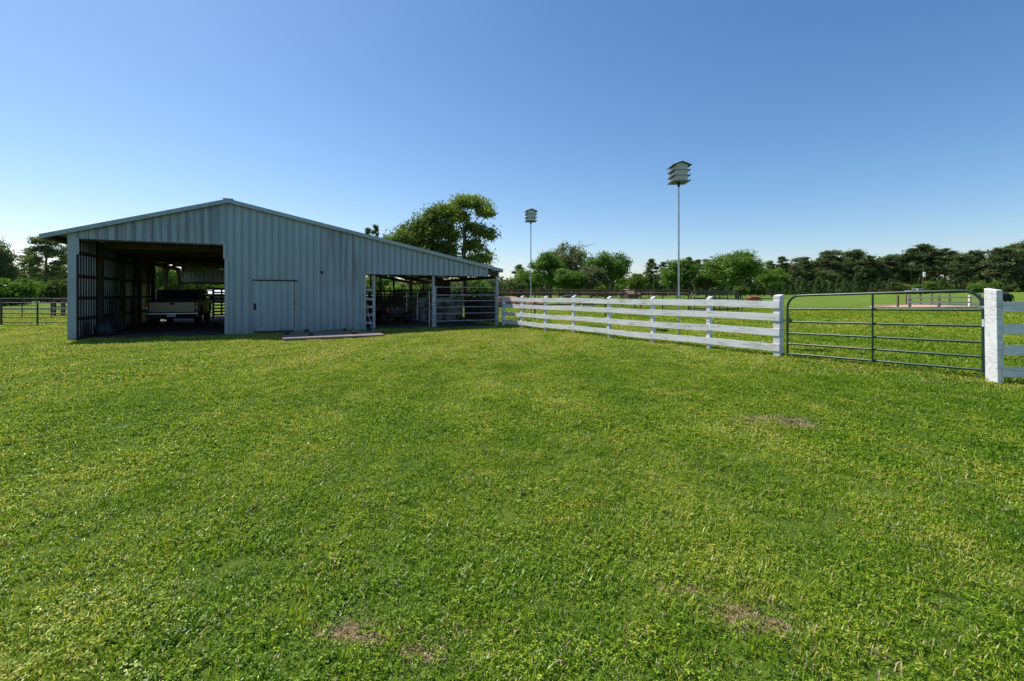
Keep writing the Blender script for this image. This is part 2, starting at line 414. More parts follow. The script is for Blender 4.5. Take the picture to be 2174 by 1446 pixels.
def strips(x0, x1, n, zb, zt, yoff=0.0, parent=barn, name='siding_panel', mat='siding'):
    w = (x1 - x0) / n
    for i in range(n):
        a, c = x0 + i * w, x0 + (i + 1) * w
        jy = random.uniform(-0.002, 0.002)
        zbb = (zb + random.uniform(-0.006, 0.006)) if not callable(zb) else zb
        strip(a, c, zbb, zt, yoff + jy).build(name, mat, parent)
BAY0, BAY1, LN0, LN1 = 0.19, 4.05, 8.67, 13.87
strips(BAY0, BAY1, 17, 3.10, wall_top)
strips(BAY1, LN0, 20, lambda x: gzb(x) - 0.03, wall_top)
strips(LN0, LN1, 23, 2.19, wall_top)
# corner boards, jamb trims
MB().box(-0.012, 0.19, -0.034, 0.012, -0.03, roofz(0) - 0.02).build('corner_trim', 'trim', barn)
MB().box(0.145, 0.255, -0.042, -0.026, 2.62, 3.12).build('jamb_trim', 'trim', barn)
MB().box(3.99, 4.075, -0.042, -0.024, 2.62, 3.12).build('jamb_trim', 'trim', barn)
MB().box(4.03, 4.14, -0.030, -0.022, 0.0, 2.66).build('jamb_trim', 'trim', barn)
MB().box(8.62, 8.70, -0.030, -0.022, 0.0, 2.2).build('jamb_trim', 'trim', barn)
MB().box(13.85, 13.885, -0.034, 0.01, 2.185, roofz(13.87) - 0.03).build('jamb_trim', 'trim', barn)
MB().beam((0.22, 0.03, 3.085), (4.03, 0.03, 3.085), 0.07, 0.05).build('header_beam', 'timber', barn)
MB().beam((8.70, 0.05, 2.19), (13.85, 0.05, 2.19), 0.07, 0.05).build('header_beam', 'timber', barn)
# roof
def roof_sheet(xa, xb):
    b = MB(); pts = 9; prof = []
    b.quad((xa, -0.14, roofz(xa)), (xb, -0.14, roofz(xb)), (xb, DEPTH, roofz(xb)), (xa, DEPTH, roofz(xa)))
    y = -0.05
    while y < DEPTH:
        b.beam((xa, y, roofz(xa) + 0.012), (xb, y, roofz(xb) + 0.012), 0.03, 0.024); y += 0.305
    return b
roof_sheet(-0.57, XR).build('roof_sheet', 'cream', barn)
roof_sheet(XR, 14.52).build('roof_sheet', 'cream', barn)
MB().beam((XR - 0.16, -0.17, ZR - 0.02), (XR - 0.16, DEPTH, ZR - 0.02), 0.02, 0.02).beam((XR, -0.17, ZR + 0.035), (XR, DEPTH, ZR + 0.035), 0.3, 0.02).build('ridge_cap', 'trim', barn)
def rake(xa, xb):
    b = MB(); t = 0.10
    b.prism([(xa, roofz(xa) - t), (xb, roofz(xb) - t), (xb, roofz(xb) + 0.035), (xa, roofz(xa) + 0.035)], -0.165, -0.145)
    b.prism([(xa, roofz(xa) + 0.026), (xb, roofz(xb) + 0.026), (xb, roofz(xb) + 0.035), (xa, roofz(xa) + 0.035)], -0.145, -0.05)
    return b
rake(-0.57, XR).build('rake_trim', 'trim', barn); rake(XR, 14.52).build('rake_trim', 'trim', barn)
MB().box(-0.60, -0.575, -0.165, DEPTH, roofz(-0.57) - 0.1, roofz(-0.57) + 0.03).build('eave_trim', 'trim', barn)
MB().box(14.525, 14.55, -0.165, DEPTH, roofz(14.52) - 0.11, roofz(14.52) + 0.03).build('eave_trim', 'trim', barn)
# purlins run front to back under both slopes
for x in (-0.42, 0.35, 1.15, 1.95, 2.75, 3.55, 4.02, 4.6, 5.5, 6.4, 7.3, 8.2, 9.3, 10.5, 11.7, 12.9, 14.05):
    MB().box(x - 0.02, x + 0.02, 0.03, DEPTH, roofz(x) - 0.12 - 0.02, roofz(x) - 0.012).build('purlin', 'timber', barn)
# trusses over the bay and the closed store, rafters over the lean-to
for y in (2.4, 4.8, 7.2, 9.6, 12.0, 14.4):
    t = MB().beam((0.02, y, 3.12), (8.6, y, 3.12), 0.05, 0.2)
    t.beam((0.02, y + 0.06, roofz(0.02) - 0.24), (XR, y + 0.06, ZR - 0.24), 0.05, 0.16).beam((XR, y + 0.06, ZR - 0.24), (8.6, y + 0.06, roofz(8.6) - 0.24), 0.05, 0.16)
    for a, b_ in (((1.2, 3.1), (2.2, roofz(2.2) - .2)), ((3.1, 3.1), (2.2, roofz(2.2) - .2)), ((3.1, 3.1), (4.1, ZR - .2)), ((5.1, 3.1), (4.1, ZR - .2)), ((5.1, 3.1), (6.3, roofz(6.3) - .2))):
        t.beam((a[0], y + 0.03, a[1]), (b_[0], y + 0.03, b_[1]), 0.04, 0.1)
    t.build('roof_truss', 'truss_wood', barn)
for y in (0.12, 4.0, 8.0, 12.0, 15.7):
    MB().beam((8.7, y, roofz(8.7) - 0.25), (14.45, y, roofz(14.45) - 0.25), 0.06, 0.2).build('rafter', 'timber', barn)
MB().beam((14.36, 0.17, 2.32 - 0.14), (14.36, DEPTH, 2.32 - 0.14), 0.05, 0.15).build('eave_beam', 'timber', barn)
MB().beam((0.08, 10.2, 2.93), (0.08, DEPTH, 2.93), 0.06, 0.22).build('eave_beam', 'timber', barn)
# left long wall: ribbed sheet, posts and girts on the inside
b = MB(); n = 0; y = 0.0; pr = []
while y < 10.3:
    pr += [(y, 0.0), (y + 0.115, 0.0), (y + 0.135, -0.03), (y + 0.185, -0.03), (y + 0.205, 0.0)]; y += 0.228
for (yy, x) in pr: b.v.append((x, yy, -0.02))
for (yy, x) in pr: b.v.append((x, yy, roofz(0) - 0.05))
for i in range(len(pr) - 1): b.f.append((i, i + 1, len(pr) + i + 1, len(pr) + i))
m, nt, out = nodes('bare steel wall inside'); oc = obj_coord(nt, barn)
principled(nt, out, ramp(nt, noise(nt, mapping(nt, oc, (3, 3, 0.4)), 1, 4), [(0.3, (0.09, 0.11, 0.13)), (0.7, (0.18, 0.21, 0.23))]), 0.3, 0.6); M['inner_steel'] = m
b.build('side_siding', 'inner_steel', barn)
for y in (0.16, 2.4, 4.8, 7.2, 9.6):
    MB().box(0.03, 0.17, y - 0.08, y + 0.08, -0.1, 3.05).build('post', 'timber', barn)
for y in (12.3, 15.85):
    MB().box(0.03, 0.19, y - 0.09, y + 0.09, -0.1, 3.0).build('post', 'timber', barn)
    MB().beam((0.11, y + 0.1, 2.3), (0.11, y + 0.75, 2.85), 0.05, 0.09).beam((0.11, y - 0.1, 2.3), (0.11, y - 0.75, 2.85), 0.05, 0.09).build('knee_brace', 'timber', barn)
for z in (0.62, 1.28, 1.98, 2.72):
    MB().box(0.012, 0.062, 0.25, 10.25, z - 0.05, z + 0.05).build('girt', 'timber', barn)
# closed store: side and back walls
for x in (4.12, 8.6):
    MB().box(x - 0.015, x + 0.015, 0.05, 6.18 if x > 5 else 11.5, -0.02, 3.0).build('partition_wall', 'brown_wall', barn)  # bay-side wall carried past the store, out of sight, to darken the bay
MB().box(4.14, 8.58, 6.19, 6.22, -0.02, 3.0).build('partition_wall', 'brown_wall', barn)
# header over the rear opening, seen from the inside
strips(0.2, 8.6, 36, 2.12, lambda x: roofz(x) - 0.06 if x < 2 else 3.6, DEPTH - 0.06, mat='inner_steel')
MB().beam((0.2, DEPTH - 0.12, 2.1), (8.6, DEPTH - 0.12, 2.1), 0.06, 0.14).build('header_beam', 'timber', barn)
for x in (4.4, 8.6): MB().box(x - 0.08, x + 0.08, DEPTH - 0.3, DEPTH - 0.15, -0.1, 3.2).build('post', 'timber', barn)
# lean-to posts
def wpost(x, y, h, r=0.05, mat='worn_white'):
    return MB().box(x - r, x + r, y - r, y + r, -0.1, h).build('post', mat, barn)
px1, px2 = local_x(795), local_x(922)
wpost(px1, 0.14, roofz(px1) - 0.16); wpost(px2, 0.14, roofz(px2) - 0.16, 0.05)
MB().box(14.28, 14.40, 0.0, 0.12, -0.1, 2.2).build('post', 'worn_white', barn)
MB().box(px2 - 0.075, px2 + 0.055, 0.01, 0.08, -0.05, 1.75).build('post_sleeve', 'worn_white', barn)
for y in (4.0, 8.0, 12.0, 15.8):
    wpost(14.36, y, 2.2, 0.05, 'timber'); wpost(8.75, y, roofz(8.75) - 0.2, 0.06, 'timber'); wpost(11.5, y, roofz(11.5) - 0.2, 0.05, 'timber')
# low side wall and a tall sheet on the eave side
for k in range(9):
    MB().box(14.30, 14.325, 0.2 + k * 0.42, 0.2 + k * 0.42 + 0.41, 0.14, 1.24 + 0.02 * math.sin(k * 2.1)).build('side_board', 'brown_wall', barn)
for k in range(7):
    MB().box(14.30, 14.325, 6.3 + k * 0.42, 6.3 + k * 0.42 + 0.41, 0.1, 2.2).build('side_board', 'brown_wall', barn)
for z in (1.48,):
    MB().tube([(14.36, 0.1, z), (14.36, DEPTH - .2, z)], 0.035).build('side_rail', 'dark_pipe', barn)
# short white rails between the wall and the first lean-to post
for py in (616, 635.5, 652, 669, 686):
    z = zrow(py, 17.75)
    MB().box(LN0 + 0.03, px1 - 0.03, 0.10, 0.13, z - 0.045, z + 0.045).build('ladder_rail', 'worn_white', barn, bev=0.004)
MB().beam((LN0 + 0.12, 0.4, 1.0), (px1 - 0.06, 0.34, 0.05), 0.02, 0.03).build('leaning_stick', 'lumber', barn)
# door in the front wall
door = MB()
DX0, DX1, DZ0, DZ1 = local_x(537), local_x(624), 0.10, 1.88
door.box(DX0, DX1, -0.032, -0.026, DZ0, DZ1)
door_o = door.build('door', 'siding', barn)
w = (DX1 - DX0) / 6
for i in range(6): strip(DX0 + i * w, DX0 + (i + 1) * w - 0.002, DZ0 + 0.005, DZ1 - 0.005, -0.038).build('door_panel', 'siding', door_o)
MB().box(DX0 - 0.02, DX1 + 0.12, -0.085, -0.024, DZ1, DZ1 + 0.035).build('door_track', 'dark', door_o)
MB().box(DX0 + 0.03, DX0 + 0.075, -0.088, -0.062, 0.88, 1.05).box(DX0 + 0.02, DX0 + 0.10, -0.066, -0.060, 0.85, 1.08).build('handle', 'black', door_o)
MB().box(DX1 + 0.002, DX1 + 0.022, -0.028, -0.0235, 0.05, DZ1).build('door_gap', 'dark', door_o)
MB().box(DX1 + 0.022, DX1 + 0.075, -0.045, -0.024, 0.0, DZ1 - 0.01).build('door_jamb', 'worn_white', door_o)
MB().box(DX0 + 0.02, DX1 + 0.05, -0.035, -0.0235, 0.0, 0.098).build('door_sill', 'timber', door_o)
vx = local_x(683)
MB().lathe([(-0.028, 0.055), (-0.05, 0.05), (-0.055, 0.035)], 'y', (vx, 0, 2.22), 14).build('vent_cap', 'black', barn)
# screw heads in rows along the hidden girts
sb = MB()
for z in (0.9, 1.95, 2.95):
    x = BAY1 + 0.12
    while x < LN0:
        if not (DX0 - .02 < x < DX1 + .1 and z < 1.93): sb.box(x - 0.009, x + 0.009, -0.008, 0.0, z - 0.009, z + 0.009)
        x += 0.1155
tag(sb.build('screw_heads', 'dark_pipe', barn), kind='stuff')
# white lamp box reaching in from the store wall
lam = thing('light_fixture', 'white metal fixture jutting out under the roof inside the truck bay', 'fixture', b2w(3.92, 3.0, 2.32), BROT)
MB().box(-0.36, 0.17, -0.12, 0.12, 0.05, 0.09).build('hood', 'white_metal', lam, bev=0.005)
MB().prism([(-0.18, 0.05), (0.14, 0.05), (0.17, -0.02), (-0.1, -0.1)], -0.08, 0.08).build('lamp_body', 'white_metal', lam)

# ------------------------------------------------------------------ concrete pad and blocks
pad_c = b2w(7.32, -1.95)
pad = thing('concrete_pad', 'low rectangular worn concrete pad beside the barn wall', 'concrete pad', (pad_c.x, pad_c.y, gz(pad_c.x, pad_c.y)), BROT)
b = MB().box(-1.52, 1.52, -1.05, 1.0, -0.08, 0.085); b.build('slab', 'concrete', pad, bev=0.012)
for (px, py, where) in ((609, 709, 'front left corner'), (660, 711, 'front edge left of centre'), (752, 708, 'front edge right of centre'), (651, 703, 'rear edge, leftmost by the wall'), (732, 701, 'rear edge in the middle by the wall'), (784, 702, 'rear right corner by the open lean-to')):
    d = (EYE - 0.09) * F / (py - HZ); x, y = at(px, d)
    tb = thing('pier_block', 'small black block on the concrete pad, ' + where, 'block', (x, y, gz(pad_c.x, pad_c.y) + 0.085), BROT + random.uniform(-.2, .2), 'black blocks on the concrete pad')
    MB().box(-0.065, 0.065, -0.05, 0.05, 0, 0.07).build('body', 'block', tb, bev=0.006)
    MB().box(-0.07, 0.07, -0.055, 0.055, 0.07, 0.085).build('cap', 'block', tb, bev=0.004)

# ================================================================== LEAN-TO CONTENTS
def pipe_panel(name, label, cat, p, q, zs, mat, r=0.02, stays=2, posts=True, group=None, top=None, post_r=None, zoff=None):
    p = Vector((p[0], p[1], 0)); q = Vector((q[0], q[1], 0)); L = (q - p).length; rz = math.atan2(q.y - p.y, q.x - p.x)
    z0 = (gz(p.x, p.y) + gz(q.x, q.y)) / 2 if zoff is None else zoff
    t = thing(name, label, cat, (p.x, p.y, z0), rz, group)
    for z in zs: MB().tube([(0, 0, z), (L, 0, z)], r, 8).build('rail', mat, t, smooth=True)
    n = stays + 2 if posts else stays
    for i in range(stays + 2):
        x = L * i / (stays + 1); end = i in (0, stays + 1)
        MB().tube([(x, 0.005, -0.06 if end else min(zs)), (x, 0.005, (top or max(zs)) + (0.03 if end else 0))], (post_r or r * 1.25) if end else r, 8).build('post' if end else 'stay', mat, t, smooth=True)
    return t
A = b2w(px2 + 0.09, 0.06); Bp = b2w(14.27, 0.06)
pipe_panel('pen_gate', 'white six rail pipe panel closing the lean-to pen', 'pen gate', A, Bp, [zrow(r, 19.0) for r in (609, 626, 638.5, 652, 666, 682)], 'worn_white', 0.017, 0)
A = b2w(px2 - 0.13, 0.25); Bp = b2w(px2 - 0.42, 3.0)
pipe_panel('pipe_gate', 'galvanised pipe gate swung back into the lean-to', 'gate', A, Bp, (0.25, 0.5, 0.75, 1.0, 1.25, 1.5), 'galv', 0.02, 1)
wl_ = thing('painted_plank_barrier', 'low board wall with peeling white paint behind the pen panel', 'board wall', b2w(11.75, 4.1), BROT)
for k in range(8): MB().box(0, 2.5, -0.012 + 0.002 * (k % 2), 0.012, 0.06 + k * 0.148, 0.06 + k * 0.148 + 0.144).build('plank', 'peel', wl_)
for x in (0.05, 1.25, 2.45): MB().box(x - .04, x + .04, 0.014, 0.09, -0.05, 1.3).build('post', 'timber', wl_)
pipe_panel('pen_fence', 'dark pipe panel across the back of the lean-to', 'pipe panel', b2w(8.8, 11.0), b2w(14.3, 11.0), (0.3, 0.55, 0.8, 1.05, 1.3, 1.55), 'dark_pipe', 0.03, 5, zoff=0.1)
pipe_panel('pen_fence', 'dark pipe panel running deep along the closed store side', 'pipe panel', b2w(9.0, 6.5), b2w(11.4, 7.2), (0.3, 0.6, 0.9, 1.2, 1.5), 'dark_pipe', 0.03, 3, zoff=0.05)
pipe_panel('pen_fence', 'dark pipe panel behind the peeling board wall', 'pipe panel', b2w(11.6, 7.4), b2w(14.2, 8.4), (0.35, 0.7, 1.05, 1.4, 1.6), 'dark_pipe', 0.03, 2, zoff=0.05)
pipe_panel('pen_fence', 'dark pipe panel across the rear of the truck bay', 'pipe panel', b2w(0.25, 13.0), b2w(2.2, 13.0), (0.3, 0.55, 0.8, 1.05, 1.3, 1.55), 'dark_pipe', 0.03, 2, zoff=0.05)
pipe_panel('pen_fence', 'taller dark pipe panel right of the parked pickup', 'pipe panel', b2w(2.3, 12.2), b2w(4.3, 12.2), (0.2, 0.38, 0.56, 0.74, 0.92, 1.1, 1.28, 1.46, 1.68), 'dark_pipe', 0.045, 4, zoff=0.05)

bw = thing('plank_barrier', 'dark low plank wall across the far end of the lean-to', 'plank wall', b2w(8.8, 13.2), BROT)
for k in range(26): MB().box(k * 0.21, k * 0.21 + 0.2, -0.015, 0.015, 0.0, 1.18 + 0.03 * math.sin(k * 5.3)).build('plank', 'brown_wall', bw)
for z in (0.35, 0.95): MB().box(0, 5.45, 0.016, 0.07, z - .05, z + .05).build('rail', 'timber', bw)
pipe_panel('pen_fence', 'dark pipe panel just behind the utility vehicle', 'pipe panel', b2w(8.9, 5.2), b2w(11.3, 5.0), (0.25, 0.5, 0.75, 1.0, 1.25, 1.5), 'dark_pipe', 0.03, 3, zoff=0.04)
def wheel(parent, x, y, r, w, side, rim='chrome', name='wheel'):
    h = MB().lathe([(-w * .5, r * .62), (-w * .5, r * .93), (-w * .36, r), (w * .36, r), (w * .5, r * .93), (w * .5, r * .62)], 'x', (0, 0, 0), 24)
    o = h.build('tyre', 'black', None, smooth=True)
    wo_ = bpy.data.objects.new(name, None); C.objects.link(wo_); wo_.parent = parent; wo_.location = (x, y, r); wo_.empty_display_size = 0.1
    o.parent = wo_
    MB().lathe([(-w * .42, r * .6), (w * .30, r * .6), (w * .34, r * .5), (w * .22, r * .3), (w * .40, r * .18), (w * .40, 0.01)] if side > 0 else [(w * .42, r * .6), (-w * .30, r * .6), (-w * .34, r * .5), (-w * .22, r * .3), (-w * .40, r * .18), (-w * .40, 0.01)], 'x', (0, 0, 0), 18).build('rim', rim, wo_, smooth=True)
    return wo_

# side-by-side utility vehicle, seen from behind
uw = b2w(*w2b(*at(842, 20.4))[:2])
utv = thing('utility_vehicle', 'dark side by side utility vehicle with red tail marks in the lean-to', 'utility vehicle', (uw.x, uw.y, gz(uw.x, uw.y) + 0.035), BROT)
MB().box(-0.46, 0.46, 0.3, 2.3, 0.3, 0.52).build('chassis', 'black', utv, bev=0.03)
bed = MB().box(-0.44, 0.44, 0.0, 0.9, 0.5, 0.54).box(-0.44, -0.40, 0, 0.9, 0.54, 0.80).box(0.40, 0.44, 0, 0.9, 0.54, 0.80).box(-0.4, 0.4, 0.86, 0.9, 0.54, 0.8).build('cargo_bed', 'black', utv, bev=0.012)
tg = MB().box(-0.33, 0.33, -0.03, -0.002, 0.46, 0.80).build('tailgate', 'dark_pipe', utv, bev=0.015)
for k in range(4): MB().box(-0.31, 0.31, -0.042, -0.028, 0.50 + k * 0.075, 0.525 + k * 0.075).build('tailgate_rib', 'black', tg)
MB().lathe([(-0.055, 0.0), (-0.055, 0.055), (-0.03, 0.055)], 'y', (0.02, 0, 0.68), 14).build('emblem', 'utv_red', tg)
for s in (-1, 1):
    MB().box(s * 0.40 - 0.035, s * 0.40 + 0.035, -0.05, -0.004, 0.52, 0.74).build('tail_light', 'red_lens', utv, bev=0.012)
    MB().prism([(s * 0.44, 0.74), (s * 0.62, 0.70), (s * 0.62, 0.67), (s * 0.44, 0.70)], 0.0, 0.85).build('fender', 'utv_red', utv)
    MB().tube([(s * 0.46, 0.95, 0.5), (s * 0.47, 0.98, 1.15), (s * 0.43, 1.1, 1.32), (s * 0.43, 1.9, 1.32), (s * 0.46, 2.35, 0.75)], 0.024, 8).build('roll_bar', 'dark_pipe', utv, smooth=True)
    MB().box(s * 0.22 - 0.19, s * 0.22 + 0.19, 1.02, 1.12, 0.55, 1.0).box(s * 0.22 - 0.19, s * 0.22 + 0.19, 1.0, 1.45, 0.52, 0.62).build('seat', 'black', utv, bev=0.03)
    wheel(utv, s * 0.52, 0.42, 0.28, 0.24, s, 'dark_pipe'); wheel(utv, s * 0.52, 2.2, 0.28, 0.22, s, 'dark_pipe')
MB().tube([(-0.43, 1.1, 1.32), (0.43, 1.1, 1.32)], 0.022).build('cross_bar', 'dark_pipe', utv)
MB().tube([(-0.45, 0.97, 0.92), (0.45, 0.97, 0.92)], 0.018).build('cross_bar', 'dark_pipe', utv)
MB().prism([(2.0, 0.5), (2.75, 0.5), (2.75, 0.62), (2.45, 0.82), (2.0, 0.86)], -0.42, 0.42, 'x').build('hood', 'utv_red', utv, bev=0.03)
MB().box(-0.36, 0.36, -0.06, 0.02, 0.36, 0.42).build('rear_bumper', 'dark_pipe', utv, bev=0.01)

# ================================================================== PICKUP
def pickup(name, label, loc, rz, paint, side=None):
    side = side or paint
    t = thing(name, label, 'pickup', loc, rz)
    Wd = 0.95                                                   # half width; origin under the rear bumper, nose towards +y
    bedp = [(0.08, 0.58), (0.08, 1.09), (2.05, 1.12), (2.05, 0.50), (1.62, 0.50), (1.55, 0.78), (1.32, 0.90), (1.02, 0.90), (0.80, 0.78), (0.72, 0.52)]
    for s in (-1, 1):
        MB().prism(bedp, s * Wd, s * (Wd - 0.07), 'x').build('bed_side', side, t, bev=0.02)
        MB().box(s * Wd - 0.045 - s * .035, s * Wd + 0.045 - s * .035, 0.08, 2.04, 1.085, 1.12).build('bed_rail', 'black', t, bev=0.008)
    MB().box(-Wd + 0.07, Wd - 0.07, 0.12, 2.04, 0.62, 0.66).box(-Wd + .07, Wd - .07, 2.0, 2.05, 0.62, 1.1).build('bed_floor', 'black', t)
    tgp = MB().box(-Wd + 0.115, Wd - 0.115, 0.03, 0.10, 0.60, 1.06).build('tailgate', paint, t, bev=0.022)
    MB().box(-Wd + 0.12, Wd - 0.12, 0.025, 0.105, 1.06, 1.10).build('tailgate_cap', 'black', tgp, bev=0.012)
    MB().lathe([(0.006, 0.02), (0.006, 0.1), (0.032, 0.1)], 'y', (0, 0, 0), 20).build('handle', 'black', tgp, (0, 0, 0.98)).scale = (1.0, 1.0, 0.5)
    MB().box(-Wd + 0.18, Wd - 0.18, 0.022, 0.031, 0.66, 0.675).build('crease', paint, tgp)
    for s in (-1, 1):
        tl = MB().box(s * (Wd - 0.055) - 0.05, s * (Wd - 0.055) + 0.05, 0.03, 0.14, 0.66, 1.06).build('tail_light', 'red_lens', t, bev=0.015)
        MB().box(s * (Wd - 0.055) - 0.035, s * (Wd - 0.055) + 0.035, 0.022, 0.033, 0.76, 0.85).build('reversing_lens', 'white_metal', tl)
    bmp = MB().prism([(-0.12, 0.50), (-0.14, 0.58), (-0.06, 0.62), (0.10, 0.62), (0.10, 0.42), (-0.05, 0.42)], -Wd + 0.01, Wd - 0.01, 'x').build('rear_bumper', 'chrome', t, bev=0.015)
    MB().box(-Wd + .1, Wd - .1, -0.13, 0.0, 0.621, 0.632).build('bumper_pad', 'black', bmp)
    MB().box(-0.16, 0.16, -0.15, -0.135, 0.44, 0.56).build('licence_plate', 'plate', t)
    MB().box(-Wd + 0.15, Wd - 0.15, 0.2, 5.0, 0.34, 0.5).build('chassis', 'black', t)
    cab = [(2.08, 0.46), (2.08, 1.12), (2.2, 1.56), (2.42, 1.60), (3.55, 1.60), (3.75, 1.55), (4.22, 1.13), (5.25, 1.06), (5.36, 0.95), (5.36, 0.5), (5.05, 0.46), (4.98, 0.74), (4.72, 0.86), (4.42, 0.86), (4.18, 0.74), (4.1, 0.46)]
    MB().prism(cab, -Wd + 0.02, Wd - 0.02, 'x').build('cab', side, t, bev=0.05)
    MB().prism([(2.085, 1.15), (2.175, 1.52), (2.165, 1.525), (2.07, 1.15)], -0.74, 0.74, 'x').build('rear_window', 'glass', t)
    for s in (-1, 1):
        MB().prism([(2.25, 1.14), (2.33, 1.5), (3.6, 1.5), (3.98, 1.14)], s * (Wd - 0.015), s * (Wd - 0.03), 'x').build('side_window', 'glass', t)
        mi = MB().box(s * (Wd + 0.14) - 0.09, s * (Wd + 0.14) + 0.09, 3.78, 3.86, 1.10, 1.30).box(s * Wd - .03, s * (Wd + .1) + .03, 3.8, 3.84, 1.12, 1.16).build('mirror', 'black', t, bev=0.01)
        wheel(t, s * (Wd - 0.15), 1.17, 0.37, 0.25, s); wheel(t, s * (Wd - 0.15), 4.57, 0.37, 0.25, s)
    MB().prism([(3.79, 1.54), (4.18, 1.16), (4.2, 1.17), (3.81, 1.555)], -0.74, 0.74, 'x').build('windscreen', 'glass', t)
    return t
tw = b2w(1.72, 4.75)
pickup('pickup_truck', 'pewter pickup parked tail out under the barn roof', (tw.x, tw.y, gz(tw.x, tw.y) + 0.035), BROT + R(1.0), 'silver_paint', 'side_shade_paint').scale = (0.94, 0.94, 0.98)

# heap and planks along the left wall of the bay
hp = b2w(0.62, 0.95)
bm = bmesh.new(); bmesh.ops.create_icosphere(bm, subdivisions=3, radius=0.5)
for v in bm.verts:
    v.co *= 1 + 0.09 * math.sin(v.co.x * 9 + 1) * math.cos(v.co.y * 8) + 0.05 * math.sin(v.co.z * 14 + v.co.x * 6)
    v.co.z = max(v.co.z, -0.22) + 0.22; v.co.x *= 0.55; v.co.y *= 0.6; v.co.z *= 0.75
hm = bpy.data.meshes.new('tarp_heap'); bm.to_mesh(hm); bm.free(); hm.polygons.foreach_set('use_smooth', [True] * len(hm.polygons))
tag(obj('tarp_heap', hm, 'tarp', None, (hp.x, hp.y, gz(hp.x, hp.y) + 0.03), (0, 0, 0.4)), 'dark tarp covered heap on the floor by the bay wall', 'heap')
for k, (y, l, lean) in enumerate(((3.3, 1.1, .25), (3.6, 1.25, .22), (3.9, 0.95, .28))):
    q = b2w(0.22, y)
    t = MB().box(-0.05, 0.05, -0.012, 0.012, 0, l).build('leaning_plank', 'timber', None, (q.x + lean * l * 0.7, q.y + .1, gz(q.x, q.y) + 0.03), (0, -lean, BROT + 0.1))
    tag(t, ('shortest', 'tallest', 'wide')[0 if k == 2 else k if k == 1 else 2] + ' old plank leaning on the inner bay wall', 'plank', 'planks leaning in the bay')

# ================================================================== WHITE BOARD FENCES AND GATE
NX, NY = at(1650, 10.2); FX, FY = at(1066, 20.1)
fl = math.hypot(FX - NX, FY - NY); frz = math.atan2(FY - NY, FX - NX)
fence = thing('board_fence', 'long white four board fence running from gate to barn corner', 'fence', (NX, NY, 0), frz)
def slant_post(w, dep, h, slope, n=1):
    b = MB(); z0 = -0.12
    b.v += [(-w, -dep, z0), (w, -dep, z0), (w, dep, z0), (-w, dep, z0), (-w, -dep, h), (w, -dep, h), (w, dep, h - slope), (-w, dep, h - slope)]
    for q in ((0, 3, 2, 1), (4, 5, 6, 7), (0, 1, 5, 4), (1, 2, 6, 5), (2, 3, 7, 6), (3, 0, 4, 7)): b.f.append(q)
    return b
# local +x runs towards the barn, local +y is the lawn side
us = [0.0]
for px in (1502, 1383, 1290, 1215, 1155, 1105, 1066):
    k = (px - CX) / F; c, s = math.cos(frz), math.sin(frz); us.append((k * NY - NX) / (c - k * s))
pm = slant_post(0.05, 0.06, 1.36, 0.045).mesh('post')
for i, u in enumerate(us):
    wx, wy = NX + u * math.cos(frz), NY + u * math.sin(frz)
    if i == 0: slant_post(0.075, 0.085, 1.41, 0.035).build('end_post', 'board', fence, (0.02, -0.09, gz(wx, wy)), bev=0.006)
    else: obj('post', pm, 'board', fence, (u, -0.075, gz(wx, wy) - random.uniform(0, 0.015)), (random.uniform(-.012, .012), random.uniform(-.012, .012), random.uniform(-.03, .03)), bev=0.005)
tops = (1.27, 0.985, 0.64, 0.30)
rails_m = {}
for i in range(len(us) - 1):
    u0, u1 = us[i], us[i + 1]
    if i == 0: u0 -= 0.05
    L = u1 - u0
    for k, zt in enumerate(tops):
        za = gz(NX + u0 * math.cos(frz), NY + u0 * math.sin(frz)) + random.uniform(-.012, .012); zb = gz(NX + u1 * math.cos(frz), NY + u1 * math.sin(frz)) + random.uniform(-.012, .012)
        b = MB(); n = 6
        for a in range(n + 1):
            x = a / n * (L - 0.004); sag = -0.012 * math.sin(math.pi * a / n) * random.uniform(0, 1)
            for (yy, zz) in ((-0.0125, -0.08), (0.0125, -0.08), (0.0125, 0.08), (-0.0125, 0.08)):
                b.v.append((x, yy, zz + sag * .6 + random.uniform(-.0015, .0015)))
        for a in range(n):
            for e in range(4): b.f.append((a * 4 + e, a * 4 + (e + 1) % 4, a * 4 + 4 + (e + 1) % 4, a * 4 + 4 + e))
        b.f.append((0, 1, 2, 3)); b.f.append(tuple(n * 4 + e for e in (3, 2, 1, 0)))
        b.build('rail_board', 'board', fence, (u0, 0.001 + random.uniform(-.003, .003), zt - 0.08 + za), (0, -math.atan2(zb - za, L), 0))
# right-hand fence
RX, RY = (2126 - CX) / F * 7.05, 7.05
rf = thing('board_fence', 'shaded white board fence leading right from the gate hinge post', 'fence', (RX, RY, gz(RX, RY)), 0)
hp_ = slant_post(0.05, 0.095, 1.455, 0.0)
hp_.v = [(x + 0.012 * math.sin(z * 3), y, z + (0.03 if (y > 0 and z > 1) else 0)) for x, y, z in hp_.v]
hp_.build('hinge_post', 'board', rf, (0, 0.095, 0), (0, R(-0.6), 0), bev=0.008)
for i in range(1, 3):
    obj('post', pm, 'board', rf, (i * 1.8, 0.075, gz(RX + i * 1.8, RY) - gz(RX, RY)), (0, 0, math.pi), bev=0.005)
for i in range(2):
    for k, zt in enumerate((1.27, 0.935, 0.60, 0.27)):
        MB().box(0.015 if i == 0 else 0.0, 1.797, -0.0125, 0.0125, -0.08, 0.08).build('rail_board', 'board', rf, (i * 1.8, -0.014, zt - 0.08 + random.uniform(-.006, .006)), (0, random.uniform(-.006, .006), 0), bev=0.003)
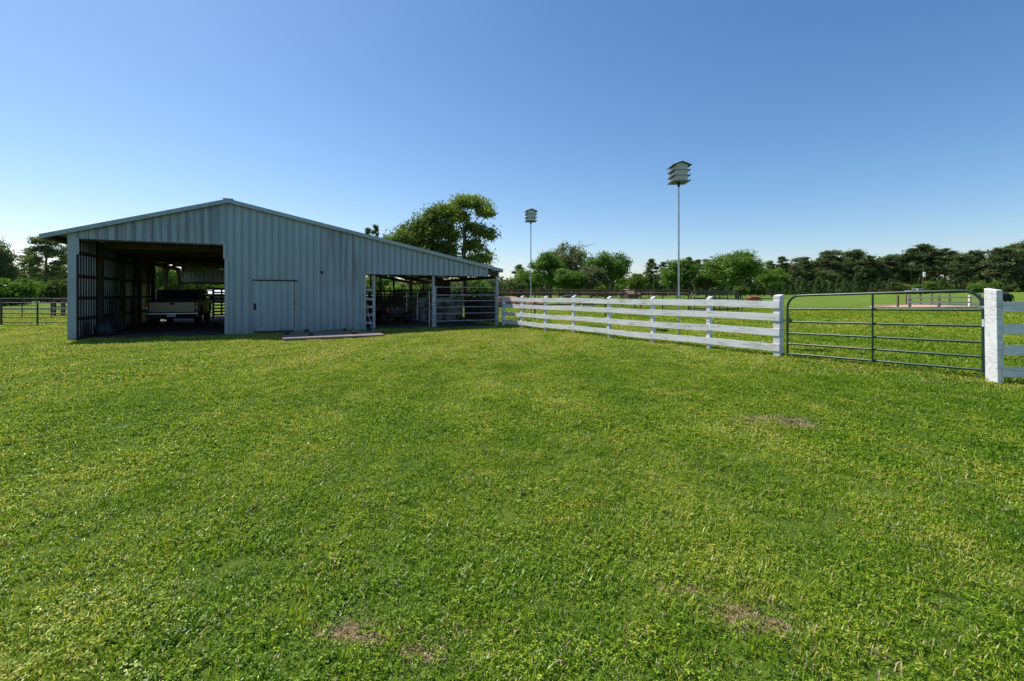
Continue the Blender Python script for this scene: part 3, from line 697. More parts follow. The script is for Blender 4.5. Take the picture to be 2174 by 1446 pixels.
# green gate
GL = Vector((*at(1672, 10.0), 0)); GR = Vector((*at(2088, 7.33), 0)); gl = (GR - GL).length; grz = math.atan2(GR.y - GL.y, GR.x - GL.x)
g0 = 0.0
gate = thing('farm_gate', 'green six bar tube farm gate with rounded top corners', 'gate', (GL.x, GL.y, g0), grz)
zl = [zrow(r, 10.0) for r in (627.5, 656, 683, 707, 729.5, 750.5)]; zr = [zrow(r, 7.33) for r in (617, 658.5, 692.6, 727, 758, 786)]
rr = 0.024; cr = 0.26
def gzl(i, f): return zl[i] + (zr[i] - zl[i]) * f
pts = [(0, 0, zl[5] - 0.02)]
for a in range(0, 7):
    t = math.pi / 2 * a / 6; pts.append((cr - cr * math.cos(t), 0, gzl(0, 0) - cr + cr * math.sin(t)))
for a in range(0, 7):
    t = math.pi / 2 * a / 6; pts.append((gl - cr + cr * math.sin(t), 0, gzl(0, 1) - cr + cr * math.cos(t)))
pts.append((gl, 0, zr[5] - 0.045))
MB().tube(pts, rr, 10).build('frame', 'green_paint', gate, smooth=True)
for i in range(1, 6): MB().tube([(0.01, 0, zl[i]), (gl - 0.01, 0, zr[i])], rr * 0.86, 10).build('bar', 'green_paint', gate, smooth=True)
sx = gl * 0.515
MB().tube([(sx, -0.03, gzl(0, .515)), (sx, -0.03, gzl(5, .515) - 0.01)], 0.017, 8).build('stay', 'green_paint', gate, smooth=True)
for f_, z in ((0, zr[1] + 0.05), (1, zr[5] + 0.22)):
    MB().lathe([(-0.02, 0.03), (0.02, 0.03)], 'z', (gl, 0, z), 12).tube([(gl - 0.05 if f_ == 0 else gl, 0, z), (gl + 0.13, 0.02, z)], 0.011).build('hinge', 'steel' if f_ == 0 else 'green_paint', gate, smooth=True)
MB().box(gl - 0.012, gl + 0.012, -0.032, -0.0255, 0.88, 1.0).build('maker_tag', 'white_metal', gate)
MB().lathe([(-0.01, 0.045), (0.01, 0.045)], 'y', (0.05, -0.02, zl[2] + 0.04), 10).build('chain_latch', 'black', gate)
# chain from end post to gate
ch = thing('chain', 'dark chain looped from the white end post to the gate', 'chain', (NX, NY, 0), 0)
pA = Vector((0.0, -0.30, 0.72)); e1 = Vector((GL.x - NX, GL.y - NY, zl[2] + 0.02)); post_r = [Vector((0.10, -0.17, 0.82)), Vector((0.17, 0.0, 0.90))]
path = [Vector((-0.10, -0.15, 0.75)), Vector((0.03, -0.165, 0.79)), Vector((0.13, -0.05, 0.83)), e1]
cpts = []
for a, c_ in zip(path, path[1:]):
    for k in range(6): f_ = k / 6; q = a.lerp(c_, f_); q.z -= 0.03 * math.sin(math.pi * f_) if c_ is e1 else 0; cpts.append(q)
cpts.append(e1)
for k in range(0, len(cpts) - 1):
    a, c_ = cpts[k], cpts[k + 1]; up = (0, 0, 1) if k % 2 else (1, 1, 0)
    MB().beam(a, c_ + (c_ - a) * 0.25, 0.014 if k % 2 else 0.006, 0.006 if k % 2 else 0.014).build('link', 'black', ch)

# ================================================================== MARTIN HOUSES ON POLES
def martin(px, d, zbase, label, rz, tilt):
    x, y = at(px, d)
    t = thing('bird_house', label, 'bird house', (x, y, gz(x, y)), rz, 'martin houses on tall poles')
    MB().tube([(0.012, 0, -0.1), (0.0, 0, 2.2), (-0.0, 0, zbase)], [0.026, 0.024, 0.02], 10).build('pole', 'galv', t, smooth=True)
    MB().tube([(0, 0, zbase - 0.1), (0, 0, zbase + 0.02)], [0.028, 0.05], 10).build('collar', 'black', t, smooth=True)
    hw, hd, th = 0.165, 0.235, 0.148
    for k in range(3):
        z0 = zbase + 0.02 + k * th
        MB().box(-0.245, 0.245, -hd - 0.01, hd + 0.01, z0, z0 + 0.012).build('porch', 'house_roof', t)
        tier = MB().box(-hw, hw, -hd, hd, z0 + 0.012, z0 + th).build('tier', 'house_white', t, bev=0.006)
        for s in (-1, 1):
            for yy in (-0.155, 0.0, 0.155):
                MB().lathe([(0, 0.036), (s * 0.014, 0.036), (s * 0.014, 0.024)], 'x', (s * hw, yy, z0 + 0.068), 14).build('entrance_ring', 'white_metal', tier)
                MB().lathe([(0, 0.025), (s * 0.016, 0.025)], 'x', (s * hw, yy, z0 + 0.068), 12).build('entrance_hole', 'dark', tier)
            r_ = MB()
            for zz in (0.03, 0.055): r_.tube([(s * 0.24, -hd, z0 + zz), (s * 0.24, hd, z0 + zz)], 0.004, 6)
            for yy in np.linspace(-hd, hd, 7): r_.tube([(s * 0.24, yy, z0 + 0.01), (s * 0.24, yy, z0 + 0.056)], 0.003, 5)
            r_.build('porch_railing', 'house_white', t)
    zt = zbase + 0.02 + 3 * th
    gab = MB().prism([(-hw, zt), (hw, zt), (0, zt + 0.062)], -hd, hd).build('gable', 'house_white', t)
    rf_ = MB()
    for s in (-1, 1):
        rf_.prism([(0, zt + 0.080), (s * 0.265, zt - 0.02), (s * 0.265, zt - 0.008), (0, zt + 0.094)], -hd - 0.05, hd + 0.05)
    rf_.build('roof', 'house_roof', t)
    return t
martin(1441, 12.75, zrow(389, 12.75), 'larger nearer white three tier bird house on a tall pole behind the fence', R(0), 0)
martin(1127, 20.2, zrow(471, 20.2), 'smaller farther white three tier bird house on a pole near the barn', R(6), 0)

# ================================================================== PIPE CORRAL, PANELS, SAND PEN
def pipe_fence(label, pts, zs, hgt, r, spacing, mesh_, mat='brown_pipe', group='brown pipe corral fences'):
    x0, y0 = pts[0]; t = thing('pipe_fence', label, 'fence', (x0, y0, gz(x0, y0)), 0, group)
    zb = gz(x0, y0)
    for (a, c_) in zip(pts, pts[1:]):
        L = math.hypot(c_[0] - a[0], c_[1] - a[1]); n = max(1, round(L / spacing))
        P = lambda f, z: (a[0] + (c_[0] - a[0]) * f - x0, a[1] + (c_[1] - a[1]) * f - y0, gz(a[0] + (c_[0] - a[0]) * f, a[1] + (c_[1] - a[1]) * f) - zb + z)
        for i in range(n + 1):
            if i == 0 and a is not pts[0]: continue
            MB().tube([P(i / n, -0.1), P(i / n, hgt)], r * 1.25, 8).build('post', mat, t, smooth=True)
        for z in zs: MB().tube([P(i / n, z) for i in range(n + 1)], r, 8).build('rail', mat, t, smooth=True)
        if mesh_:
            w = MB(); zz = 0.12
            while zz < max(zs) - 0.05: w.beam(P(0, zz), P(1, zz), 0.006, 0.006); zz += 0.15
            k = 0.15
            while k < L: w.beam(P(k / L, 0.1), P(k / L, max(zs)), 0.006, 0.006); k += 0.2
            tag(w.build('wire_mesh', 'wire', t), kind='stuff')
    return t
pA_ = [at(1046, 23.6), at(1130, 24.6), at(1217, 26.0), at(1306, 27.4), at(1385, 28.6), at(1462, 30.0)]
pipe_fence('near brown pipe corral fence with wire mesh behind the white fence', [pA_[0], pA_[2], pA_[5]], (0.82, 1.63), 1.66, 0.035, 2.45, True)
pB_ = [at(1462, 32.2), at(1567, 34.5)]
pipe_fence('short brown pipe fence stretch with mesh beside the green panels', pB_, (0.2, 1.55), 1.6, 0.04, 2.2, True)
pipe_fence('far brown pipe corral fence receding towards the trees', [at(1462, 33.5), at(1230, 52), at(1000, 62)], (0.6, 1.45), 1.5, 0.04, 3.0, True)
pipe_fence('brown pipe corral fence behind the clay mound near the barn', [at(1020, 33), at(1155, 37)], (0.5, 0.95, 1.4), 1.45, 0.04, 2.4, False)
def arch_panel(label, p, q, h, mat='green_paint'):
    L = math.hypot(q[0] - p[0], q[1] - p[1]); t = thing('corral_panel', label, 'corral panel', (p[0], p[1], gz(*p)), math.atan2(q[1] - p[1], q[0] - p[0]), 'green corral panels')
    pt = [(0, 0, 0)]
    for a in range(6): u = math.pi / 2 * a / 5; pt.append((.3 - .3 * math.cos(u), 0, h - .3 + .3 * math.sin(u)))
    for a in range(6): u = math.pi / 2 * a / 5; pt.append((L - .3 + .3 * math.sin(u), 0, h - .3 + .3 * math.cos(u)))
    pt.append((L, 0, 0)); MB().tube(pt, 0.03, 8).build('frame', mat, t, smooth=True)
    for k in range(1, 6): MB().tube([(0, 0, h * k / 6.2 - 0.1), (L, 0, h * k / 6.2 - 0.1)], 0.024, 8).build('bar', mat, t, smooth=True)
    MB().tube([(L * .52, 0, 0.1), (L * .52, 0, h)], 0.04, 8).build('stay', mat, t, smooth=True)
arch_panel('left green tube corral panel leaning at the brown pipe fence', at(1466, 31.2), at(1545, 32.0), 1.5)
arch_panel('right green tube corral panel partly behind its twin', at(1474, 31.9), at(1576, 33.4), 1.42)

# sand pen of lumber rails, far right
sp = [at(1850, 38.5), at(2085, 40.0), at(2085, 47.0), at(1850, 46.0)]
sc = (sum(p[0] for p in sp) / 4, sum(p[1] for p in sp) / 4)
b = MB(); n = 28
for k in range(n):
    t = 2 * math.pi * k / n; x = sc[0] - 0.6 + 4.4 * math.cos(t) * (1 + .08 * math.sin(3 * t)); y = sc[1] - 0.6 + 3.4 * math.sin(t) * (1 + .1 * math.cos(2 * t)); b.v.append((x, y, gz(x, y) + 0.03))
b.v.append((sc[0], sc[1], gz(*sc) + 0.14))
for k in range(n): b.f.append((k, (k + 1) % n, n))
tag(b.build('sand_bed', 'sand', None), kind='structure')
pen = thing('lumber_pen', 'lumber post and rail pen around orange sand beyond the gate', 'pen', (sp[0][0], sp[0][1], gz(*sp[0])), 0)
ox, oy, oz = sp[0][0], sp[0][1], gz(*sp[0])
def pen_post(px, d, h=1.12, w=0.065, mat='post_wood'):
    x, y = at(px, d); z = gz(x, y) - oz
    MB().box(x - ox - w, x - ox + w, y - oy - w, y - oy + w, z - 0.1, z + h).build('post', mat, pen, bev=0.01)
for px in (1853, 1906): pen_post(px, 38.8 if px == 1906 else 44, 1.12)
for px in (1931, 1993, 2059): pen_post(px, 39.2, 1.1, 0.08, 'lumber' if px == 2059 else 'post_wood')
for px in (1924, 1954, 1978, 2016, 2080): pen_post(px, 45.5, 1.12)
def pen_rail(a, c_, z, h, mat='lumber'):
    za, zb = gz(*a) - oz, gz(*c_) - oz
    MB().beam((a[0] - ox, a[1] - oy, za + z), (c_[0] - ox, c_[1] - oy, zb + z), 0.04, h).build('rail', mat, pen, bev=0.004)
for z in (0.92, 0.52):
    pen_rail(at(1927, 39.0), at(1993, 39.0), z, 0.15); pen_rail(at(1993.3, 39.0), at(2060, 39.1), z, 0.14); pen_rail(at(2060, 39.2), at(2120, 42), z, 0.13)
pen_rail(at(1848, 38.4), at(1960, 38.5), 0.08, 0.16); pen_rail(at(1960.3, 38.5), at(2090, 39.4), 0.08, 0.15); pen_rail(at(1852, 44.2), at(2085, 45.8), 0.1, 0.14)
pen_rail(at(1849, 38.5), at(1852, 44.0), 0.08, 0.16)

# clay mound behind the corral
mx, my = at(1082, 47); bm = bmesh.new(); bmesh.ops.create_icosphere(bm, subdivisions=4, radius=1)
for v in bm.verts:
    q = v.co.copy(); k = 1 + .14 * math.sin(q.x * 5 + 2) * math.cos(q.y * 4) + .06 * math.sin(q.x * 13 + q.y * 9)
    v.co = Vector((q.x * 4.0 * k, q.y * 1.6 * k, max(q.z, -0.1) * 0.95 * k))
mm = bpy.data.meshes.new('clay_mound'); bm.to_mesh(mm); bm.free(); mm.polygons.foreach_set('use_smooth', [True] * len(mm.polygons))
tag(obj('clay_mound', mm, 'clay', None, (mx, my, gz(mx, my) - 0.02)), 'orange red clay mound seen through the white fence by the barn', 'clay mound')
# small yard things
x, y = at(1403, 16.9)
tub = thing('rubber_tub', 'flat black rubber feed tub in the grass behind the white fence', 'feed tub', (x, y, gz(x, y)))
MB().lathe([(0.0, 0.20), (0.11, 0.235), (0.115, 0.225), (0.03, 0.18), (0.028, 0.01)], 'z', (0, 0, 0), 24).build('tub', 'black', tub, smooth=True)
MB().tube([(0.235 * math.cos(a / 12 * math.pi), 0.235 * math.sin(a / 12 * math.pi), 0.11) for a in range(25)], 0.012, 6).build('rim', 'black', tub, smooth=True)
x, y = at(1248, 45)
tr = thing('feed_trough', 'low white feed trough on rusty legs inside the corral', 'feed trough', (x, y, gz(x, y)), 0.2)
MB().prism([(-0.22, 0.3), (0.22, 0.3), (0.16, 0.12), (-0.16, 0.12)], -0.65, 0.65, 'x').build('basin', 'white_metal', tr)
tr.rotation_euler.z = 0.2
for sx_ in (-0.55, 0.55):
    for sy_ in (-0.15, 0.15): MB().tube([(sx_, sy_, -0.03), (sx_, sy_, 0.2)], 0.025, 6).build('leg', 'brown_pipe', tr)
x, y = at(1190, 42)
arch = thing('cattle_chute', 'galvanised pipe arch frame standing inside the corral', 'chute', (x, y, gz(x, y)), 0.15)
MB().tube([(0, 0, 0), (0, 0, 0.95), (0.25, 0, 1.15), (1.5, 0, 1.3), (1.65, 0, 1.15), (1.65, 0, 0)], 0.03, 8).build('frame', 'galv', arch, smooth=True)
for z in (0.4, 0.8): MB().tube([(0, 0, z), (1.65, 0, z)], 0.025, 8).build('bar', 'galv', arch, smooth=True)
MB().tube([(0.85, 0, 0), (0.85, 0, 1.2)], 0.025, 8).build('stay', 'galv', arch, smooth=True)

# left yard: gate, wire fence, timber feeder
arch = pipe_panel('pipe_gate', 'dark six bar pipe gate left of the barn', 'gate', at(3, 20.6), at(79, 20.6), [zrow(r, 20.6) for r in (643, 654.5, 665.5, 674.5, 684, 693)], 'dark_pipe', 0.022, 0, zoff=0.0)
pipe_panel('pipe_gate', 'dark six bar pipe gate leaf touching the barn side', 'gate', at(79.5, 20.6), at(149, 20.6), [zrow(r, 20.6) for r in (643, 654.5, 665.5, 674.5, 684, 693)], 'dark_pipe', 0.022, 0, zoff=0.0)
pipe_panel('pipe_fence', 'dark pipe fence running out of the picture left of the barn', 'fence', at(-160, 20.9), at(2, 20.7), [zrow(r, 20.6) for r in (643, 665.5, 684)], 'dark_pipe', 0.03, 1, zoff=0.0)
wf = pipe_fence('thin wire fence on dark posts behind the left gate', [at(-150, 27), at(47, 27), at(170, 27)], (0.5, 1.15), 1.2, 0.022, 1.6, True, 'dark_pipe', None)
x, y = at(109, 29); fd = thing('timber_feeder', 'low dark timber feeder stand behind the left gate', 'feeder', (x, y, gz(x, y)), 0)
for px in (0, 0.68, 1.5):
    for yy in (0, 0.6): MB().box(px - .06 if px else 0, px + .1 if px else 0.2, yy, yy + 0.12, -0.05, 1.0).build('leg', 'post_wood', fd)
MB().box(-0.05, 1.7, -0.1, 0.8, 1.0, 1.1).build('top', 'brown_pipe', fd); MB().box(0, 1.65, 0.05, 0.65, 0.55, 0.62).build('shelf', 'post_wood', fd)

# sheds behind
def shed(name, label, px, d, L, W, h, rise, rz, wall, roof, cat='shed'):
    x, y = at(px, d); t = thing(name, label, cat, (x, y, gz(x, y)), rz)
    for k in range(int(L / 0.9)):
        MB().box(-L / 2 + k * 0.9, -L / 2 + k * 0.9 + 0.88, -W / 2, -W / 2 + 0.04, 0, h).build('wall_panel', wall, t)
    MB().box(-L / 2, L / 2, W / 2 - 0.04, W / 2, 0, h).build('wall', wall, t)
    for s in (-1, 1): MB().prism([(-W / 2 + .041, 0), (W / 2 - .041, 0), (W / 2 - .041, h), (0, h + rise), (-W / 2 + .041, h)], s * L / 2, s * (L / 2 - 0.04), 'x').build('gable_wall', wall, t)
    for s in (-1, 1):
        MB().prism([(0, h + rise + .04), (s * (W / 2 + .3), h - rise * .18), (s * (W / 2 + .3), h - rise * .18 + .05), (0, h + rise + .09)], -L / 2 - .3, L / 2 + .3, 'x').build('roof_slope', roof, t)
    return t
shed('far_shed', 'small far shed with faded pink roof among the trees', 1336, 105, 3.0, 2.6, 1.1, 0.9, 0.5, 'brown_wall', 'shed_roof')
shed('white_roof_shed', 'low shed with a white roof seen through the truck bay', 425, 62, 6.0, 4.0, 1.25, 0.4, R(60), 'brown_wall', 'white_metal')

# utility pole with transformer
x, y = at(1960, 133); up = thing('utility_pole', 'utility pole with a pale transformer can against the pines', 'utility pole', (x, y, gz(x, y)))
MB().tube([(0, 0, -.2), (0, 0, 9)], [0.16, 0.11], 8).build('pole', 'pine_bark', up, smooth=True)
MB().lathe([(5.0, 0.25), (5.05, 0.32), (6.3, 0.32), (6.4, 0.2)], 'z', (-0.1, -0.5, 0), 14).build('transformer', 'white_metal', up, smooth=True)
MB().beam((-1.1, 0, 8.4), (1.1, 0, 8.4), 0.1, 0.12).build('cross_arm', 'pine_bark', up)
x, y = at(1926, 131); pickup('pickup_truck', 'tiny white pickup far off along the wood edge', (x, y, gz(x, y) + 0.02), R(-90), 'far_paint')

# ================================================================== CATTLE
def cow(label, loc, rz, mat, S=1.0, graze=True, whiteface=False):
    t = thing('cow', label, 'cow', loc, rz)
    sk = {  # joint: (x forward, y side, z, radius)
        'hip': (-0.62, 0, 1.06, .27), 'rump': (-0.78, 0, 0.98, .22), 'belly': (-0.1, 0, 0.93, .34), 'chest': (0.42, 0, 0.95, .31), 'wither': (0.62, 0, 1.05, .24),
        'neck': (0.92, 0, 0.92 if graze else 1.18, .15), 'poll': (1.13, 0, 0.62 if graze else 1.36, .11), 'face': (1.22, 0, 0.40 if graze else 1.26, .085), 'muzzle': (1.26, 0, 0.22 if graze else 1.14, .065),
        'tail1': (-0.95, 0, 1.08, .04), 'tail2': (-1.02, 0, 0.7, .025), 'tail3': (-1.0, 0, 0.4, .035)}
    ed = [('belly', 'hip'), ('hip', 'rump'), ('belly', 'chest'), ('chest', 'wither'), ('wither', 'neck'), ('neck', 'poll'), ('poll', 'face'), ('face', 'muzzle'), ('rump', 'tail1'), ('tail1', 'tail2'), ('tail2', 'tail3')]
    for s, n_ in ((-1, 'l'), (1, 'r')):
        sk['th' + n_] = (-0.66, s * .2, 0.82, .17); sk['st' + n_] = (-0.58, s * .21, 0.62, .1); sk['hk' + n_] = (-0.78, s * .2, 0.42, .06); sk['ft' + n_] = (-0.74, s * .2, 0.12, .045); sk['hf' + n_] = (-0.71, s * .2, 0.04, .055)
        sk['sh' + n_] = (0.48, s * .18, 0.72, .13); sk['el' + n_] = (0.46, s * .19, 0.56, .08); sk['kn' + n_] = (0.48, s * .18, 0.34, .055); sk['pa' + n_] = (0.47, s * .18, 0.12, .04); sk['ho' + n_] = (0.49, s * .18, 0.04, .055)
        ed += [('hip', 'th' + n_), ('th' + n_, 'st' + n_), ('st' + n_, 'hk' + n_), ('hk' + n_, 'ft' + n_), ('ft' + n_, 'hf' + n_), ('chest', 'sh' + n_), ('sh' + n_, 'el' + n_), ('el' + n_, 'kn' + n_), ('kn' + n_, 'pa' + n_), ('pa' + n_, 'ho' + n_)]
    names = ['belly'] + [k for k in sk if k != 'belly']; idx = {k: i for i, k in enumerate(names)}
    me_ = bpy.data.meshes.new('body'); me_.from_pydata([tuple(c * S for c in sk[k][:3]) for k in names], [(idx[a], idx[c_]) for a, c_ in ed], []); me_.update()
    o = obj('body', me_, mat, t)
    md = o.modifiers.new('skin', 'SKIN'); md.use_smooth_shade = True
    lay = me_.skin_vertices[0].data if me_.skin_vertices else None
    if lay is None:
        bm_ = bmesh.new(); bm_.from_mesh(me_); bm_.verts.layers.skin.verify(); bm_.to_mesh(me_); bm_.free(); lay = me_.skin_vertices[0].data
    for k in names:
        r_ = sk[k][3] * S; lay[idx[k]].radius = (r_, r_); lay[idx[k]].use_root = (k == 'belly')
    ss = o.modifiers.new('sub', 'SUBSURF'); ss.levels = 1; ss.render_levels = 2
    po = Vector(sk['poll'][:3]) * S
    for s in (-1, 1): MB().tube([po + Vector((0, s * .08, .02)) * S, po + Vector((-.05, s * .2, .03)) * S, po + Vector((-.04, s * .27, 0)) * S], [.03 * S, .05 * S, .012 * S], 6).build('ear', mat, t, smooth=True)
    if whiteface:
        f0, f1 = Vector(sk['poll'][:3]) * S, Vector(sk['muzzle'][:3]) * S
        MB().tube([f0 + Vector((.04, 0, 0)), (f0 + f1) / 2 + Vector((.03 * S, 0, 0)), f1 + Vector((.02 * S, 0, 0))], [.1 * S, .095 * S, .07 * S], 10).build('face', 'cow_white', t, smooth=True)
    return t
x, y = at(1600, 47); cow('red cow with a pale face grazing far behind the top board', (x, y, gz(x, y)), R(8), 'cow_red', 0.82, True, True)
x, y = at(2121, 36.5); cow('black cow standing half hidden behind the gate hinge post', (x, y, gz(x, y)), R(172), 'cow_black', 1.04, True)

# ================================================================== TREES
def leaves_mesh(name, cen, tint, size, up_bias=0.3, aspect=0.6, out_from=None):
    n = len(cen)
    nrm = rng.normal(size=(n, 3)); nrm[:, 2] += up_bias
    if out_from is not None: q = cen - out_from; nrm += 0.8 * q / (np.linalg.norm(q, axis=1, keepdims=True) + 1e-6)
    nrm /= np.linalg.norm(nrm, axis=1, keepdims=True)
    ref = rng.normal(size=(n, 3)); u = np.cross(nrm, ref); u /= np.linalg.norm(u, axis=1, keepdims=True) + 1e-9; v = np.cross(nrm, u)
    s = size * rng.uniform(0.6, 1.35, (n, 1)); u *= s; v *= s * aspect
    V = np.stack([cen - u, cen - v * 0.9 + nrm * s * 0.12, cen + u, cen + v * 0.9 + nrm * s * 0.12], 1).reshape(-1, 3)
    me = bpy.data.meshes.new(name); me.vertices.add(4 * n); me.vertices.foreach_set('co', V.astype(np.float32).ravel())
    me.loops.add(4 * n); me.loops.foreach_set('vertex_index', np.arange(4 * n, dtype=np.int32))
    me.polygons.add(n); me.polygons.foreach_set('loop_start', np.arange(0, 4 * n, 4, dtype=np.int32)); me.polygons.foreach_set('loop_total', np.full(n, 4, dtype=np.int32))
    me.update(calc_edges=True)
    at_ = me.attributes.new('tint', 'FLOAT', 'POINT'); at_.data.foreach_set('value', np.repeat(np.clip(tint, 0, 1), 4).astype(np.float32))
    return me
def clumps(lobes, n_cl, per, rc, shell=(0.55, 1.0), flat=0.75):
    """clumps spread over ellipsoid lobes; leaves spread in each clump"""
    vol = np.array([l[1][0] * l[1][1] + l[1][2] * l[1][0] for l in lobes]); vol = vol / vol.sum()
    cs, ts = [], []
    for li in rng.choice(len(lobes), n_cl, p=vol):
        c, r_ = np.array(lobes[li][0]), np.array(lobes[li][1])
        d = rng.normal(size=3); d /= np.linalg.norm(d)
        if d[2] < -0.35: d[2] *= 0.4
        p = c + d * r_ * rng.uniform(*shell)
        k = int(per * rng.uniform(0.55, 1.4)); R_ = rc * rng.uniform(0.6, 1.4)
        q = rng.normal(size=(k, 3)) * R_ * np.array([1, 1, flat]) * 0.55
        cs.append(p + q); ts.append(rng.uniform(0.12, 0.8) + rng.uniform(-0.18, 0.18, k))
    return np.concatenate(cs), np.concatenate(ts)
def limbs(trunk_pts, trunk_r, ends, r0):
    b = MB(); b.tube(trunk_pts, trunk_r, 10)
    for (st, e) in ends:
        s_, e_ = Vector(st), Vector(e); L = (e_ - s_).length; mid = s_.lerp(e_, 0.5) + Vector((random.uniform(-.1, .1), random.uniform(-.1, .1), random.uniform(0, .14))) * L
        b.tube([s_, mid, e_], [r0, r0 * .62, r0 * .22], 7)
        for k in range(2):
            f_ = random.uniform(.45, .9); s2 = mid.lerp(e_, f_); e2 = s2 + Vector((random.uniform(-1, 1), random.uniform(-1, 1), random.uniform(.1, .8))).normalized() * L * .4
            b.tube([s2, e2], [r0 * .35, r0 * .12], 5)
    return b
def oak_meshes(H, Wd, seed, leafsz, n_cl, per, trunk_f=0.28, lobes=None, rc=0.09):
    random.seed(seed)
    if lobes is None:
        lobes = [((0, 0, H * .72), (Wd * .3, Wd * .3, H * .26))]
        for k in range(9):
            a = k / 9 * 2 * math.pi + random.uniform(-.3, .3); rr_ = Wd * random.uniform(.2, .33); z = H * random.uniform(.38, .78)
            lobes.append(((rr_ * math.cos(a), rr_ * math.sin(a), z), (Wd * random.uniform(.15, .24),) * 2 + (H * random.uniform(.12, .2),)))
    for k in range(9):                                             # small outlying lobes break the outline
        a = random.uniform(0, 6.28); el = random.uniform(-.1, 1.2); q = random.uniform(.8, 1.08)
        lobes.append(((Wd * .46 * q * math.cos(a) * math.cos(el), Wd * .46 * q * math.sin(a) * math.cos(el), H * (.56 + .42 * q * math.sin(el))), (Wd * random.uniform(.05, .11),) * 2 + (H * random.uniform(.04, .08),)))
    tz = H * trunk_f
    ends = [((0.1 * random.uniform(-1, 1), 0.1 * random.uniform(-1, 1), tz * random.uniform(.7, 1.3)), (l[0][0], l[0][1], l[0][2])) for l in lobes]
    tk = limbs([(0, 0, -.25), (random.uniform(-.1, .1), 0, tz * .5), (0, 0, tz), (0.1, 0, H * .55), (0, 0, H * .75)], [H * .042, H * .032, H * .028, H * .017, H * .008], ends, H * .016).mesh('trunk', True)
    c, t = clumps(lobes, n_cl, per, Wd * rc)
    return tk, leaves_mesh('crown', c, t, leafsz, out_from=np.array([0, 0, H * .5]))
def pine_meshes(H, Wd, seed, leafsz, n_cl, per, start=0.45):
    random.seed(seed); b = MB(); lean = random.uniform(-.02, .02) * H
    b.tube([(0, 0, -.2), (lean * .4, 0, H * .5), (lean, 0, H * .97)], [H * .017, H * .012, H * .004], 8)
    cs, ts = [], []
    z = H * start
    while z < H * .98:
        f_ = (z / H - start) / (1 - start); rad = Wd * .55 * ((1 - f_) ** .75 * .8 + .2) * min(1, f_ * 3 + .45) * random.uniform(.55, 1.2) + .2
        for k in range(random.randint(2, 4)):
            a = random.uniform(0, 2 * math.pi); e = Vector((rad * math.cos(a) + lean * z / H, rad * math.sin(a), z + rad * random.uniform(.05, .4)))
            s_ = Vector((lean * z / H, 0, z)); b.tube([s_, s_.lerp(e, .5) + Vector((0, 0, .1)), e], [H * .0045, H * .003, H * .001], 5)
            for q in range(3):
                p = np.array(s_.lerp(e, random.uniform(.45, 1.08))); m_ = int(per * random.uniform(.6, 1.4)); rcl = Wd * random.uniform(.07, .13)
                cs.append(p + rng.normal(size=(m_, 3)) * rcl * np.array([1, 1, .55]) * .7); ts.append(rng.uniform(.05, .85) + rng.uniform(-.2, .2, m_))
        z += H * random.uniform(.028, .055)
    return b.mesh('trunk', True), leaves_mesh('crown', np.concatenate(cs), np.concatenate(ts), leafsz, up_bias=.6, aspect=.4)
def bush_meshes(H, Wd, seed, leafsz, n_cl, per):
    random.seed(seed); lobes = []
    for k in range(7):
        a = k / 7 * 6.28; rr_ = Wd * random.uniform(.1, .3); lobes.append(((rr_ * math.cos(a), rr_ * math.sin(a), H * random.uniform(.2, .58)), (Wd * random.uniform(.17, .27),) * 2 + (H * random.uniform(.28, .38),)))
    tk = limbs([(0, 0, -.1), (0, 0, H * .3), (0.05, 0, H * .55)], [H * .03, H * .022, H * .01], [((0, 0, H * .15), l[0]) for l in lobes], H * .012).mesh('trunk', True)
    c, t = clumps(lobes + [((0, 0, H * .18), (Wd * .36, Wd * .36, H * .17))] * 2, int(n_cl * 1.3), per, Wd * .09)
    c[:, 2] = np.abs(c[:, 2])
    return tk, leaves_mesh('crown', c, t, leafsz)
def young_meshes(H, Wd, seed, leafsz, n):
    random.seed(seed); b = MB().tube([(0, 0, -.1), (0, 0, H * .95)], [H * .02, H * .004], 7); cs, ts = [], []
    for k in range(n):
        f_ = random.random() ** .8; z = H * (.06 + .92 * f_); rad = Wd * .5 * (1 - f_ * .88) * random.uniform(.5, 1.1); a = random.uniform(0, 6.28)
        p = np.array([rad * math.cos(a), rad * math.sin(a), z + rad * .25]); m_ = random.randint(16, 34)
        cs.append(p + rng.normal(size=(m_, 3)) * Wd * .055); ts.append(rng.uniform(.1, .85) + rng.uniform(-.15, .15, m_))
    return b.mesh('trunk', True), leaves_mesh('crown', np.concatenate(cs), np.concatenate(ts), leafsz, aspect=.4)

PROTO = {}
def proto(key, meshes, mat, bark='bark'):
    tk, cr_ = meshes; tk.materials.append(M[bark]); cr_.materials.append(M[mat]); PROTO[key] = (tk, cr_)
def plant(key, name, label, px, d, S=1.0, rz=None, group=None, cat='tree', sxy=None, xy=None):
    x, y = xy if xy else at(px, d)
    t = thing(name, label, cat, (x, y, gz(x, y) - 0.05), random.uniform(0, 6.28) if rz is None else rz, group)
    t.scale = (S if sxy is None else sxy, S if sxy is None else sxy, S)
    for nm, me_ in zip(('trunk', 'crown'), PROTO[key]):
        o = bpy.data.objects.new(nm, me_); C.objects.link(o); o.parent = t
    return t

